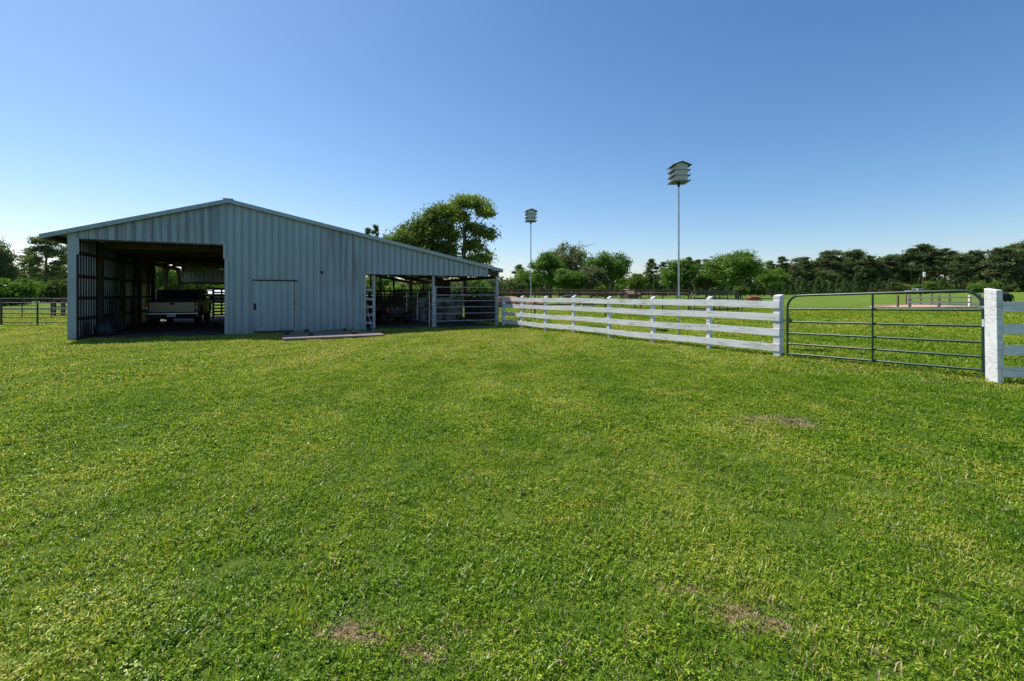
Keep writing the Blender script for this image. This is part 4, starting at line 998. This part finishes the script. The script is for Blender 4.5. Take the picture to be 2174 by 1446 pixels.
# hero pair behind the barn (distance 46)
HD = 46.0
def hpt(px, py, dy=0): k = (px - 985) / F * HD; return (k, dy, zrow(py, HD) - 0.15)
lob = []
for px, py, rx, rz_ in ((985, 432, 24, 15), (1010, 428, 22, 12), (1030, 446, 20, 12), (960, 445, 20, 14), (1036, 455, 14, 8), (975, 462, 22, 14), (1000, 480, 20, 10), (1025, 492, 24, 10), (1045, 505, 14, 7),
                        (1005, 520, 26, 14), (1020, 545, 26, 14), (960, 500, 22, 16), (955, 540, 24, 14), (1000, 565, 34, 16)):
    c = hpt(px, py, random.uniform(-1.1, 1.1)); lob.append((c, (rx * 1.2 / F * HD, rx * 1.2 / F * HD, rz_ * 1.3 / F * HD)))
random.seed(5)
Hh = zrow(413, HD)
tk = limbs([(0, 0, -.3), (0.02, 0, 3), (0.0, 0, 6), (0.12, 0.1, 7.8), (0.35, 0, 9.4)], [.3, .24, .19, .13, .06], [((0.0, 0, random.uniform(3.5, 7.2)), l[0]) for l in lob], .085).mesh('trunk', True)
c, t_ = clumps(lob, 900, 26, .46, (0.1, 1.0), .75)
proto('hero', (tk, leaves_mesh('crown', c, t_, .12)), 'hero_leaf')
plant('hero', 'oak_tree', 'tall open crowned oak rising behind the lean-to roof', 985, HD, rz=0)
HD2 = 44.0; lob = []
random.seed(6)
for px, py, rx, rz_ in ((900, 470, 30, 18), (870, 490, 30, 18), (930, 455, 26, 18), (945, 452, 20, 14), (855, 510, 24, 16), (890, 505, 30, 18), (925, 490, 26, 18), (840, 525, 14, 10), (950, 480, 18, 16), (915, 525, 34, 16), (880, 540, 36, 20), (945, 520, 24, 16), (935, 555, 34, 20), (895, 580, 44, 26)):
    lob.append((((px - 905) / F * HD2, random.uniform(-1.2, 1.2), zrow(py, HD2) - 0.15), (rx * 1.15 / F * HD2, rx * 1.2 / F * HD2, rz_ * 1.25 / F * HD2)))
tk = limbs([(0, 0, -.3), (0, 0, 2.5), (0.1, 0, 5), (0.2, 0, 7)], [.32, .25, .18, .08], [((0.0, 0, random.uniform(2.2, 5)), l[0]) for l in lob], .085).mesh('trunk', True)
c, t_ = clumps(lob, 1150, 28, .48, (0.2, 1.0), .8)
proto('hero2', (tk, leaves_mesh('crown', c, t_, .125)), 'hero_leaf')
plant('hero2', 'oak_tree', 'bushy olive green oak left of the tall oak behind the barn', 905, HD2, rz=0)

proto('oak_a', oak_meshes(10, 10.5, 11, .2, 520, 34), 'oak_leaf')
proto('oak_b', oak_meshes(10, 9, 12, .2, 480, 34), 'oak_leaf')
proto('oak_c', oak_meshes(10, 8, 13, .2, 420, 34), 'oak_leaf')
proto('grey', oak_meshes(10, 8, 14, .2, 360, 30, .3), 'grey_leaf')
proto('lime', oak_meshes(8, 6, 15, .2, 330, 28, .2), 'lime_leaf')
proto('pine_a', pine_meshes(15, 6.0, 21, .27, 0, 46, .34), 'pine_leaf', 'pine_bark')
proto('pine_b', pine_meshes(15, 5.0, 22, .27, 0, 44, .42), 'pine_leaf', 'pine_bark')
proto('pine_c', pine_meshes(15, 7.0, 23, .27, 0, 46, .28), 'pine_leaf', 'pine_bark')
proto('pine_d', pine_meshes(15, 4.6, 24, .27, 0, 40, .48), 'pine_leaf', 'pine_bark')
proto('bush_a', bush_meshes(4, 5.5, 31, .16, 260, 30), 'wood_leaf')
proto('bush_b', bush_meshes(4, 4.6, 32, .16, 240, 30), 'lime_leaf')
proto('bush_c', bush_meshes(4, 5.0, 33, .16, 240, 30), 'oak_leaf')
proto('young_a', young_meshes(5, 3.4, 41, .17, 150), 'young_leaf', 'pine_bark')
proto('young_b', young_meshes(5, 2.8, 42, .17, 140), 'young_leaf', 'pine_bark')
random.seed(99)
def hgt(py, px, d): x, y = at(px, d); return zrow(py, d) - gz(x, y)
# the trees one can tell apart along the middle of the picture: key, column, distance, top row, natural height, width factor, label
for key, px, d, top, H0, wf_, nm, lb in (
    ('oak_a', 1565, 96, 535, 10, 1.12, 'oak_tree', 'broad dark green oak standing alone in the pasture right of the tall pole'),
    ('oak_b', 1168, 92, 537, 10, .98, 'oak_tree', 'dense round oak just right of the farther bird house pole'),
    ('oak_c', 1205, 88, 572, 10, 1.4, 'oak_tree', 'shorter round oak in front of the pale cottonwood'),
    ('oak_a', 1290, 96, 537, 10, .86, 'oak_tree', 'dark domed oak between the two bird house poles'),
    ('grey', 1205, 112, 515, 10, 1.1, 'cottonwood_tree', 'tall pale open crowned tree topping the middle grove'),
    ('grey', 1255, 90, 562, 10, 1.15, 'willow_tree', 'greyish green tree at the front of the middle grove'),
    ('oak_c', 1440, 104, 552, 10, 1.2, 'oak_tree', 'bright green rounded tree behind the taller bird house pole'),
    ('lime', 1352, 100, 580, 8, 1.1, 'young_oak', 'low bright green tree right of the dark domed oak'),
    ('lime', 1500, 106, 572, 8, 1.2, 'young_oak', 'yellowish green tree left of the lone broad oak'),
    ('oak_b', 1120, 98, 572, 10, 1.2, 'oak_tree', 'leafy green tree behind the barn eave corner'),
    ('oak_b', 1640, 120, 570, 10, 1.1, 'oak_tree', 'hazy green tree right of the lone broad oak'),
    ('pine_a', 1100, 130, 562, 15, 1.1, 'pine_tree', 'dark pine peeping over the trees near the barn eave'),
    ('grey', -6, 60, 508, 10, .62, 'oak_tree', 'leafy oak cut by the left picture edge'),
    ('pine_c', 96, 98, 507, 15, 1.35, 'pine_tree', 'tall dark pine left of the barn'),
    ('pine_b', 62, 104, 538, 15, 1.2, 'pine_tree', 'shorter dark pine beside the tall left pine'),
    ('pine_a', 150, 110, 520, 15, 1.2, 'pine_tree', 'dark pine half hidden behind the barn corner'),
    ('bush_c', 22, 50, 580, 4, 1.0, 'bush', 'rounded green bush at the left picture edge'),
    ('bush_a', 118, 66, 578, 4, .95, 'bush', 'large dull green bush left of the barn'),
    ('bush_c', 75, 74, 590, 4, .9, 'bush', 'dark green bush between the left bushes'),
    ('pine_d', 782, 120, 486, 15, .5, 'pine_tree', 'left dark pine top showing above the barn roof'),
    ('pine_b', 797, 124, 482, 15, .42, 'pine_tree', 'right thin pine top showing above the barn roof'),
    ('lime', 815, 100, 503, 8, .7, 'young_oak', 'pale green treetop just above the barn roof line'),
    ('lime', 1572, 88, 606, 8, 1.4, 'sapling', 'small bright sapling in front of the lone oak'),
):
    h = hgt(top, px, d); S = h / H0 * 1.02
    plant(key, nm, lb, px, d, S, None, None, 'bush' if nm == 'bush' else 'tree', S * wf_)
# trees behind the barn seen through its openings
for i, (px, d, top, key) in enumerate(((330, 70, 560, 'oak_c'), (372, 78, 575, 'oak_b'), (420, 82, 585, 'bush_a'), (465, 84, 582, 'bush_c'), (520, 84, 578, 'oak_c'), (800, 66, 575, 'oak_b'), (850, 60, 590, 'bush_b'), (905, 62, 585, 'bush_c'), (960, 60, 588, 'bush_a'), (1010, 64, 580, 'bush_c'), (1045, 70, 574, 'bush_a'), (1080, 74, 580, 'bush_a'))):
    H0 = 4 if 'bush' in key else 10; S = hgt(top, px, d) / H0
    plant(key, 'bush' if 'bush' in key else 'oak_tree', ('green tree seen through the rear of the truck bay' if px < 600 else 'green tree seen under the lean-to roof'), px, d, S, None, 'trees through the truck bay' if px < 600 else 'trees under the lean-to roof', 'tree', S * 1.15)
# far pines over the middle
for px in (1385, 1408, 1425, 1462, 1480, 1498, 1610, 1632, 1655, 1672):
    d = random.uniform(150, 175); S = hgt(548 + random.uniform(-6, 14), px, d) / 15
    plant(random.choice(('pine_a', 'pine_b', 'pine_d')), 'pine_tree', 'far dark pine top showing above the middle trees', px, d, S, None, 'far pines over the middle trees', 'tree', S * 1.05)
# pine wood along the right: front rank one by one
def ridge(px): return float(np.interp(px, [1640, 1700, 1760, 1850, 1930, 2000, 2060, 2110, 2174, 2600], [555, 545, 532, 536, 528, 524, 528, 526, 514, 510]))
px = 1660
while px < 2420:
    d = random.uniform(150, 176); S = hgt(ridge(px) + random.uniform(-9, 22), px, d) / 15
    plant(random.choice(('pine_a', 'pine_b', 'pine_c', 'pine_c', 'pine_d')), 'pine_tree', 'tall dark pine in the wood along the right of the pasture', px, d, S, None, 'pines of the right wood', 'tree', S * random.uniform(1.1, 1.45))
    px += random.uniform(9, 17)
px = 1610
while px < 2420:
    d = random.uniform(138, 149); r_ = random.random()
    if px < 1900 or r_ > .75: key, nm, lb, gp, H0, top = random.choice(('young_a', 'young_b')), 'young_pine', 'young bushy pine at the foot of the right wood', 'young pines at the wood edge', 5, 588
    elif r_ < .4: key, nm, lb, gp, H0, top = 'bush_b', 'lime_tree', 'lime green broadleaf tree at the foot of the right wood', 'lime green trees at the wood edge', 4, 599
    else: key, nm, lb, gp, H0, top = random.choice(('bush_c', 'bush_a', 'oak_c')), 'broadleaf_tree', 'green broadleaf tree at the foot of the right wood', 'green trees at the wood edge', 4, 594
    if key == 'oak_c': H0 = 10; top = 572
    S = hgt(top + random.uniform(-8, 14), px, d) / H0
    plant(key, nm, lb, px, d, S, None, gp, 'tree', S * random.uniform(.85, 1.15)); px += random.uniform(10, 18)
px = 1100
while px < 1620:
    d = random.uniform(118, 134); key = random.choice(('young_a', 'young_b', 'bush_c')); H0 = 4 if key == 'bush_c' else 5
    S = hgt(590 + random.uniform(-8, 14), px, d) / H0
    plant(key, 'understory_tree', 'low dark green tree filling in under the middle grove', px, d, S, None, 'low trees under the middle grove', 'tree', S * random.uniform(1, 1.3)); px += random.uniform(14, 26)
# the wood behind, one mass
cs, ts = [], []
for k in range(3600):
    px = random.uniform(-500, 2650); d = random.uniform(182, 205); x, y = at(px, d); base = gz(x, y)
    top = float(np.interp(px, [-500, 0, 300, 1100, 1600, 1700, 1800, 2650], [555, 560, 578, 590, 580, 556, 545, 535]))
    H = zrow(top + random.uniform(-4, 22), d) - base
    z = base + H * random.random() ** 1.1
    m_ = random.randint(26, 44); cs.append(np.array([x, y, z]) + rng.normal(size=(m_, 3)) * np.array([1.7, 1.5, 1.0])); ts.append(rng.uniform(.05, .8) + rng.uniform(-.15, .15, m_))
tag(obj('woodland', leaves_mesh('woodland', np.concatenate(cs), np.concatenate(ts), .55), 'wood_leaf'), 'dark continuous wood closing the far side of the pasture', 'woodland', kind='stuff')

# ================================================================== GRASS
def grass_mat(name, cols, trans=0.42):
    m, nt, out = nodes(name); pos = geo_pos(nt)
    oi = nt.nodes.new('ShaderNodeObjectInfo'); a = nt.nodes.new('ShaderNodeAttribute'); a.attribute_name = 'tint'
    n1 = noise(nt, pos, 0.24, 4, 0.6); n2 = noise(nt, mapping(nt, pos, (1, .75, 1)), 1.3, 5, .65); n3 = noise(nt, pos, 7.0, 3)
    n4 = noise(nt, mapping(nt, pos, (1.1, .10, 1), (0, 0, R(28))), 1.0, 3, .5)          # mowing passes
    f = math2(nt, 'ADD', math2(nt, 'MULTIPLY', n1, .27), math2(nt, 'MULTIPLY', n2, .30))
    f = math2(nt, 'ADD', f, math2(nt, 'MULTIPLY', n4, .27))
    f = math2(nt, 'ADD', f, math2(nt, 'MULTIPLY', n3, .16))
    f = math2(nt, 'ADD', f, math2(nt, 'MULTIPLY', math2(nt, 'SUBTRACT', oi.outputs['Random'], .5), .10))
    f = math2(nt, 'ADD', f, math2(nt, 'MULTIPLY', math2(nt, 'SUBTRACT', a.outputs['Fac'], .5), .22))
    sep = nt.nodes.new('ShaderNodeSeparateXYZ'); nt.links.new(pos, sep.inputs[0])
    f = math2(nt, 'ADD', f, maprange(nt, sep.outputs[1], 4.0, 16.0, -0.015, 0.05))     # turf painted yellower towards the barn for sunlight coming through the blades
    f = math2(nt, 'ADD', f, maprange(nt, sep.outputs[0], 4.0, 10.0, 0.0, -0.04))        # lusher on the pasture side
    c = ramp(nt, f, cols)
    br = maprange(nt, a.outputs['Fac'], 0.0, 1.0, 0.72, 1.28)
    comb = nt.nodes.new('ShaderNodeCombineXYZ')
    for k in range(3): nt.links.new(br, comb.inputs[k])
    c = mix(nt, 1.0, c, comb.outputs[0], 'MULTIPLY')
    d = nt.nodes.new('ShaderNodeBsdfDiffuse'); t = nt.nodes.new('ShaderNodeBsdfTranslucent'); nt.links.new(c, d.inputs[0]); nt.links.new(mix(nt, 1, c, (1.25, 1.2, .6), 'MULTIPLY'), t.inputs[0])
    ms = nt.nodes.new('ShaderNodeMixShader'); ms.inputs[0].default_value = trans; nt.links.new(d.outputs[0], ms.inputs[1]); nt.links.new(t.outputs[0], ms.inputs[2])
    g = nt.nodes.new('ShaderNodeBsdfGlossy'); g.inputs['Roughness'].default_value = .32; g.inputs['Color'].default_value = (.85, .9, .75, 1)
    m2 = nt.nodes.new('ShaderNodeMixShader'); m2.inputs[0].default_value = .018; nt.links.new(ms.outputs[0], m2.inputs[1]); nt.links.new(g.outputs[0], m2.inputs[2])
    nt.links.new(m2.outputs[0], out.inputs[0]); return m
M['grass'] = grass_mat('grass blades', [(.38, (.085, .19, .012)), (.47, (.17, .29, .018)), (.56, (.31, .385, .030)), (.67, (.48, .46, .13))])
M['straw'] = plain('dry grass', (.38, .30, .16), .9, var=.3)
M['flower'] = plain('white clover', (.75, .75, .7), .8, var=.1)

def tuft(name, nb, rad, h, w, clover, straw, seed, flower=0):
    rg = np.random.default_rng(seed); V, Fs, mi, tn = [], [], [], []
    def add(vs, fs, k):
        b0 = len(V); V.extend(vs); tn.extend([rg.uniform()] * len(vs))
        for q in fs: Fs.append(tuple(b0 + i for i in q)); mi.append(k)
    for i in range(nb):
        a = rg.uniform(0, 6.28); r_ = rad * math.sqrt(rg.uniform()); x, y = r_ * math.cos(a), r_ * math.sin(a)
        hh = h * rg.uniform(.45, 1.25); b_ = rg.uniform(0, 6.28); lean = rg.uniform(.2, 1.1) * hh; dx, dy = math.cos(b_), math.sin(b_); sx_, sy_ = -dy * w / 2, dx * w / 2
        m_ = (x + dx * lean * .35, y + dy * lean * .35, hh * .6); t_ = (x + dx * lean, y + dy * lean, hh * rg.uniform(.75, 1.0))
        add([(x - sx_, y - sy_, -.005), (x + sx_, y + sy_, -.005), (m_[0] + sx_ * .85, m_[1] + sy_ * .85, m_[2]), (m_[0] - sx_ * .85, m_[1] - sy_ * .85, m_[2]), t_], [(0, 1, 2, 3), (3, 2, 4)], 1 if rg.uniform() < straw else 0)
    for i in range(clover):
        a = rg.uniform(0, 6.28); r_ = rad * math.sqrt(rg.uniform()); x, y, z = r_ * math.cos(a), r_ * math.sin(a), h * rg.uniform(.35, .85); s_ = w * rg.uniform(1.0, 1.9); a0 = rg.uniform(0, 6.28)
        for k in range(3):
            q = a0 + k * 2.09; c_, sn = math.cos(q), math.sin(q); tz = rg.uniform(-.3, .4) * s_
            add([(x, y, z), (x + (c_ - sn * .6) * s_, y + (sn + c_ * .6) * s_, z + tz), (x + c_ * s_ * 1.5, y + sn * s_ * 1.5, z + tz), (x + (c_ + sn * .6) * s_, y + (sn - c_ * .6) * s_, z + tz)], [(0, 1, 2, 3)], 0)
    for i in range(flower):
        a = rg.uniform(0, 6.28); r_ = rad * rg.uniform(); x, y, z = r_ * math.cos(a), r_ * math.sin(a), h * 1.25; s_ = .011
        add([(x - s_, y, z), (x, y - s_, z), (x + s_, y, z), (x, y + s_, z), (x, y, z + s_ * 1.3), (x, y, z - s_)], [(0, 1, 4), (1, 2, 4), (2, 3, 4), (3, 0, 4), (1, 0, 5), (2, 1, 5), (3, 2, 5), (0, 3, 5)], 2)
    me = bpy.data.meshes.new(name); me.from_pydata(V, [], Fs); me.polygons.foreach_set('material_index', mi)
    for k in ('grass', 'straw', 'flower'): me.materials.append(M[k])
    me.update(); me.attributes.new('tint', 'FLOAT', 'POINT').data.foreach_set('value', np.array(tn, dtype=np.float32))
    return bpy.data.objects.new(name, me)
tcol = bpy.data.collections.new('tufts')
defs = [(56, .10, .034, .0046, 8, .05), (44, .10, .030, .0046, 22, .04), (54, .11, .040, .0048, 4, .09), (56, .12, .026, .0045, 6, .20),         # near
        (60, .15, .032, .0075, 10, .05), (60, .15, .028, .0075, 12, .12),                                                                    # middle
        (70, .22, .034, .012, 8, .05), (70, .22, .030, .012, 8, .12), (60, .30, .066, .016, 10, .03),
        (60, .10, .014, .0045, 2, .85)]                                      # far, and rough pasture
for i, df in enumerate(defs): tcol.objects.link(tuft('tuft_%02d' % i, *df, 100 + i, flower=0))
def bare_amount(x, y):
    return max(max(0.0, 1.25 - math.hypot((x - bx) / (rx + .05), (y - by) / (ry + .05))) for bx, by, rx, ry in BARE)
bl, fr = -0.06, 0.06
def blocked(x, y):
    q = w2b(x, y)
    if -0.02 < q.x < 14.3 and 0.05 < q.y < DEPTH: return True
    q2 = (Matrix.Rotation(-BROT, 3, 'Z') @ Vector((x - pad_c.x, y - pad_c.y, 0)))
    if abs(q2.x) < 1.55 and -1.07 < q2.y < 1.03: return True
    if math.hypot((x - sc[0]) / 4.2, (y - sc[1]) / 3.2) < 1: return True
    return False
fn = Vector((math.sin(frz), -math.cos(frz)))
def pasture(x, y):   # beyond the white fence line
    return (x - NX) * fn.x + (y - NY) * fn.y < 0 if False else ((x - NX) * (-math.sin(frz)) + (y - NY) * math.cos(frz) < -0.12) and not (y < 7 and x > 7) and (y > 7.1 or x > 20)
gp, gi, gr, gs = [], [], [], []
random.seed(3)
def scatter(r0, r1, dens, kinds, amax=R(64), s0=1.0, pkinds=None):
    area = amax * (r1 * r1 - r0 * r0)
    for k in range(int(area * dens)):
        r_ = math.sqrt(random.uniform(r0 * r0, r1 * r1)); a = random.uniform(-amax, amax); x, y = r_ * math.sin(a), r_ * math.cos(a)
        if blocked(x, y): continue
        ba = bare_amount(x, y)
        if ba > 0.12 and random.random() < min(.92, ba * 1.05): continue
        pa = pasture(x, y)
        kk = random.choice(pkinds if (pa and pkinds) else kinds); sz = s0 * random.uniform(.75, 1.25) * (1.15 if pa else 1.0)
        gp.append((x, y, gz(x, y) - .004)); gi.append(kk); gr.append((random.uniform(-.12, .12), random.uniform(-.12, .12), random.uniform(0, 6.28))); gs.append((sz, sz, sz * random.uniform(.8, 1.25)))
scatter(0.7, 4.5, 190, (0, 0, 1, 1, 2, 3), R(68))
scatter(4.5, 9.5, 90, (4, 4, 5), R(62), 1.0, (4, 5, 4))
scatter(9.5, 23, 50, (6, 6, 7), R(60), 1.0, (6, 7, 8, 7))
scatter(23, 50, 10, (6, 6, 7), R(56), 1.5, (6, 7, 8, 8))
# ranker growth along the fence foot and under the gate
for k in range(420):
    u = random.uniform(-.2, fl); o_ = random.gauss(-.1, .13); x = NX + u * math.cos(frz) - o_ * math.sin(frz); y = NY + u * math.sin(frz) + o_ * math.cos(frz)
    gp.append((x, y, gz(x, y) - .004)); gi.append(random.choice((6, 8))); gr.append((0, 0, random.uniform(0, 6.28))); sz = random.uniform(.5, 1.0); gs.append((sz * .7, sz * .7, sz * 1.1))
for k in range(160):
    f_ = random.uniform(-.05, 1.12); q = GL.lerp(GR, f_); x, y = q.x + random.gauss(.05, .12), q.y + random.gauss(.05, .1)
    if bare_amount(x, y) > .3: continue
    gp.append((x, y, gz(x, y) - .004)); gi.append(random.choice((6, 8, 4))); gr.append((0, 0, random.uniform(0, 6.28))); sz = random.uniform(.45, .9); gs.append((sz * .7, sz * .7, sz))
for (bx, by, rx, ry) in BARE:                                  # flattened straw lying in the worn spots
    for k in range(int(min(120, rx * ry * 900)) + 3):
        x, y = bx + random.gauss(0, rx * .6), by + random.gauss(0, ry * .6); sz = random.uniform(.6, 1.2) * (1 if by < 5 else 1.6)
        gp.append((x, y, gz(x, y) - .003)); gi.append(9); gr.append((0, 0, random.uniform(0, 6.28))); gs.append((sz, sz, sz))
me = bpy.data.meshes.new('grass'); me.from_pydata(gp, [], [])
for nm, ty, dat, key in (('idx', 'INT', gi, 'value'), ('rot', 'FLOAT_VECTOR', gr, 'vector'), ('scl', 'FLOAT_VECTOR', gs, 'vector')):
    a_ = me.attributes.new(nm, ty, 'POINT'); a_.data.foreach_set(key, np.array(dat, dtype=np.int32 if ty == 'INT' else np.float32).ravel())
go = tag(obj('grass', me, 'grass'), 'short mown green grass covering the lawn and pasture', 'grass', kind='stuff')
ng = bpy.data.node_groups.new('grass_scatter', 'GeometryNodeTree')
ng.interface.new_socket('Geometry', in_out='INPUT', socket_type='NodeSocketGeometry'); ng.interface.new_socket('Geometry', in_out='OUTPUT', socket_type='NodeSocketGeometry')
gin = ng.nodes.new('NodeGroupInput'); gout = ng.nodes.new('NodeGroupOutput'); ci = ng.nodes.new('GeometryNodeCollectionInfo'); ip = ng.nodes.new('GeometryNodeInstanceOnPoints')
ci.inputs['Collection'].default_value = tcol; ci.inputs['Separate Children'].default_value = True; ci.inputs['Reset Children'].default_value = True
def nat(nm, ty):
    n_ = ng.nodes.new('GeometryNodeInputNamedAttribute'); n_.data_type = ty; n_.inputs['Name'].default_value = nm; return n_.outputs[0]
ip.inputs['Pick Instance'].default_value = True
ng.links.new(gin.outputs[0], ip.inputs['Points']); ng.links.new(ci.outputs[0], ip.inputs['Instance']); ng.links.new(nat('idx', 'INT'), ip.inputs['Instance Index'])
e2r = ng.nodes.new('FunctionNodeEulerToRotation'); ng.links.new(nat('rot', 'FLOAT_VECTOR'), e2r.inputs[0]); ng.links.new(e2r.outputs[0], ip.inputs['Rotation'])
ng.links.new(nat('scl', 'FLOAT_VECTOR'), ip.inputs['Scale']); ng.links.new(ip.outputs[0], gout.inputs[0])
gm = go.modifiers.new('scatter', 'NODES'); gm.node_group = ng
print('grass tufts', len(gp), 'objects', len(bpy.data.objects))
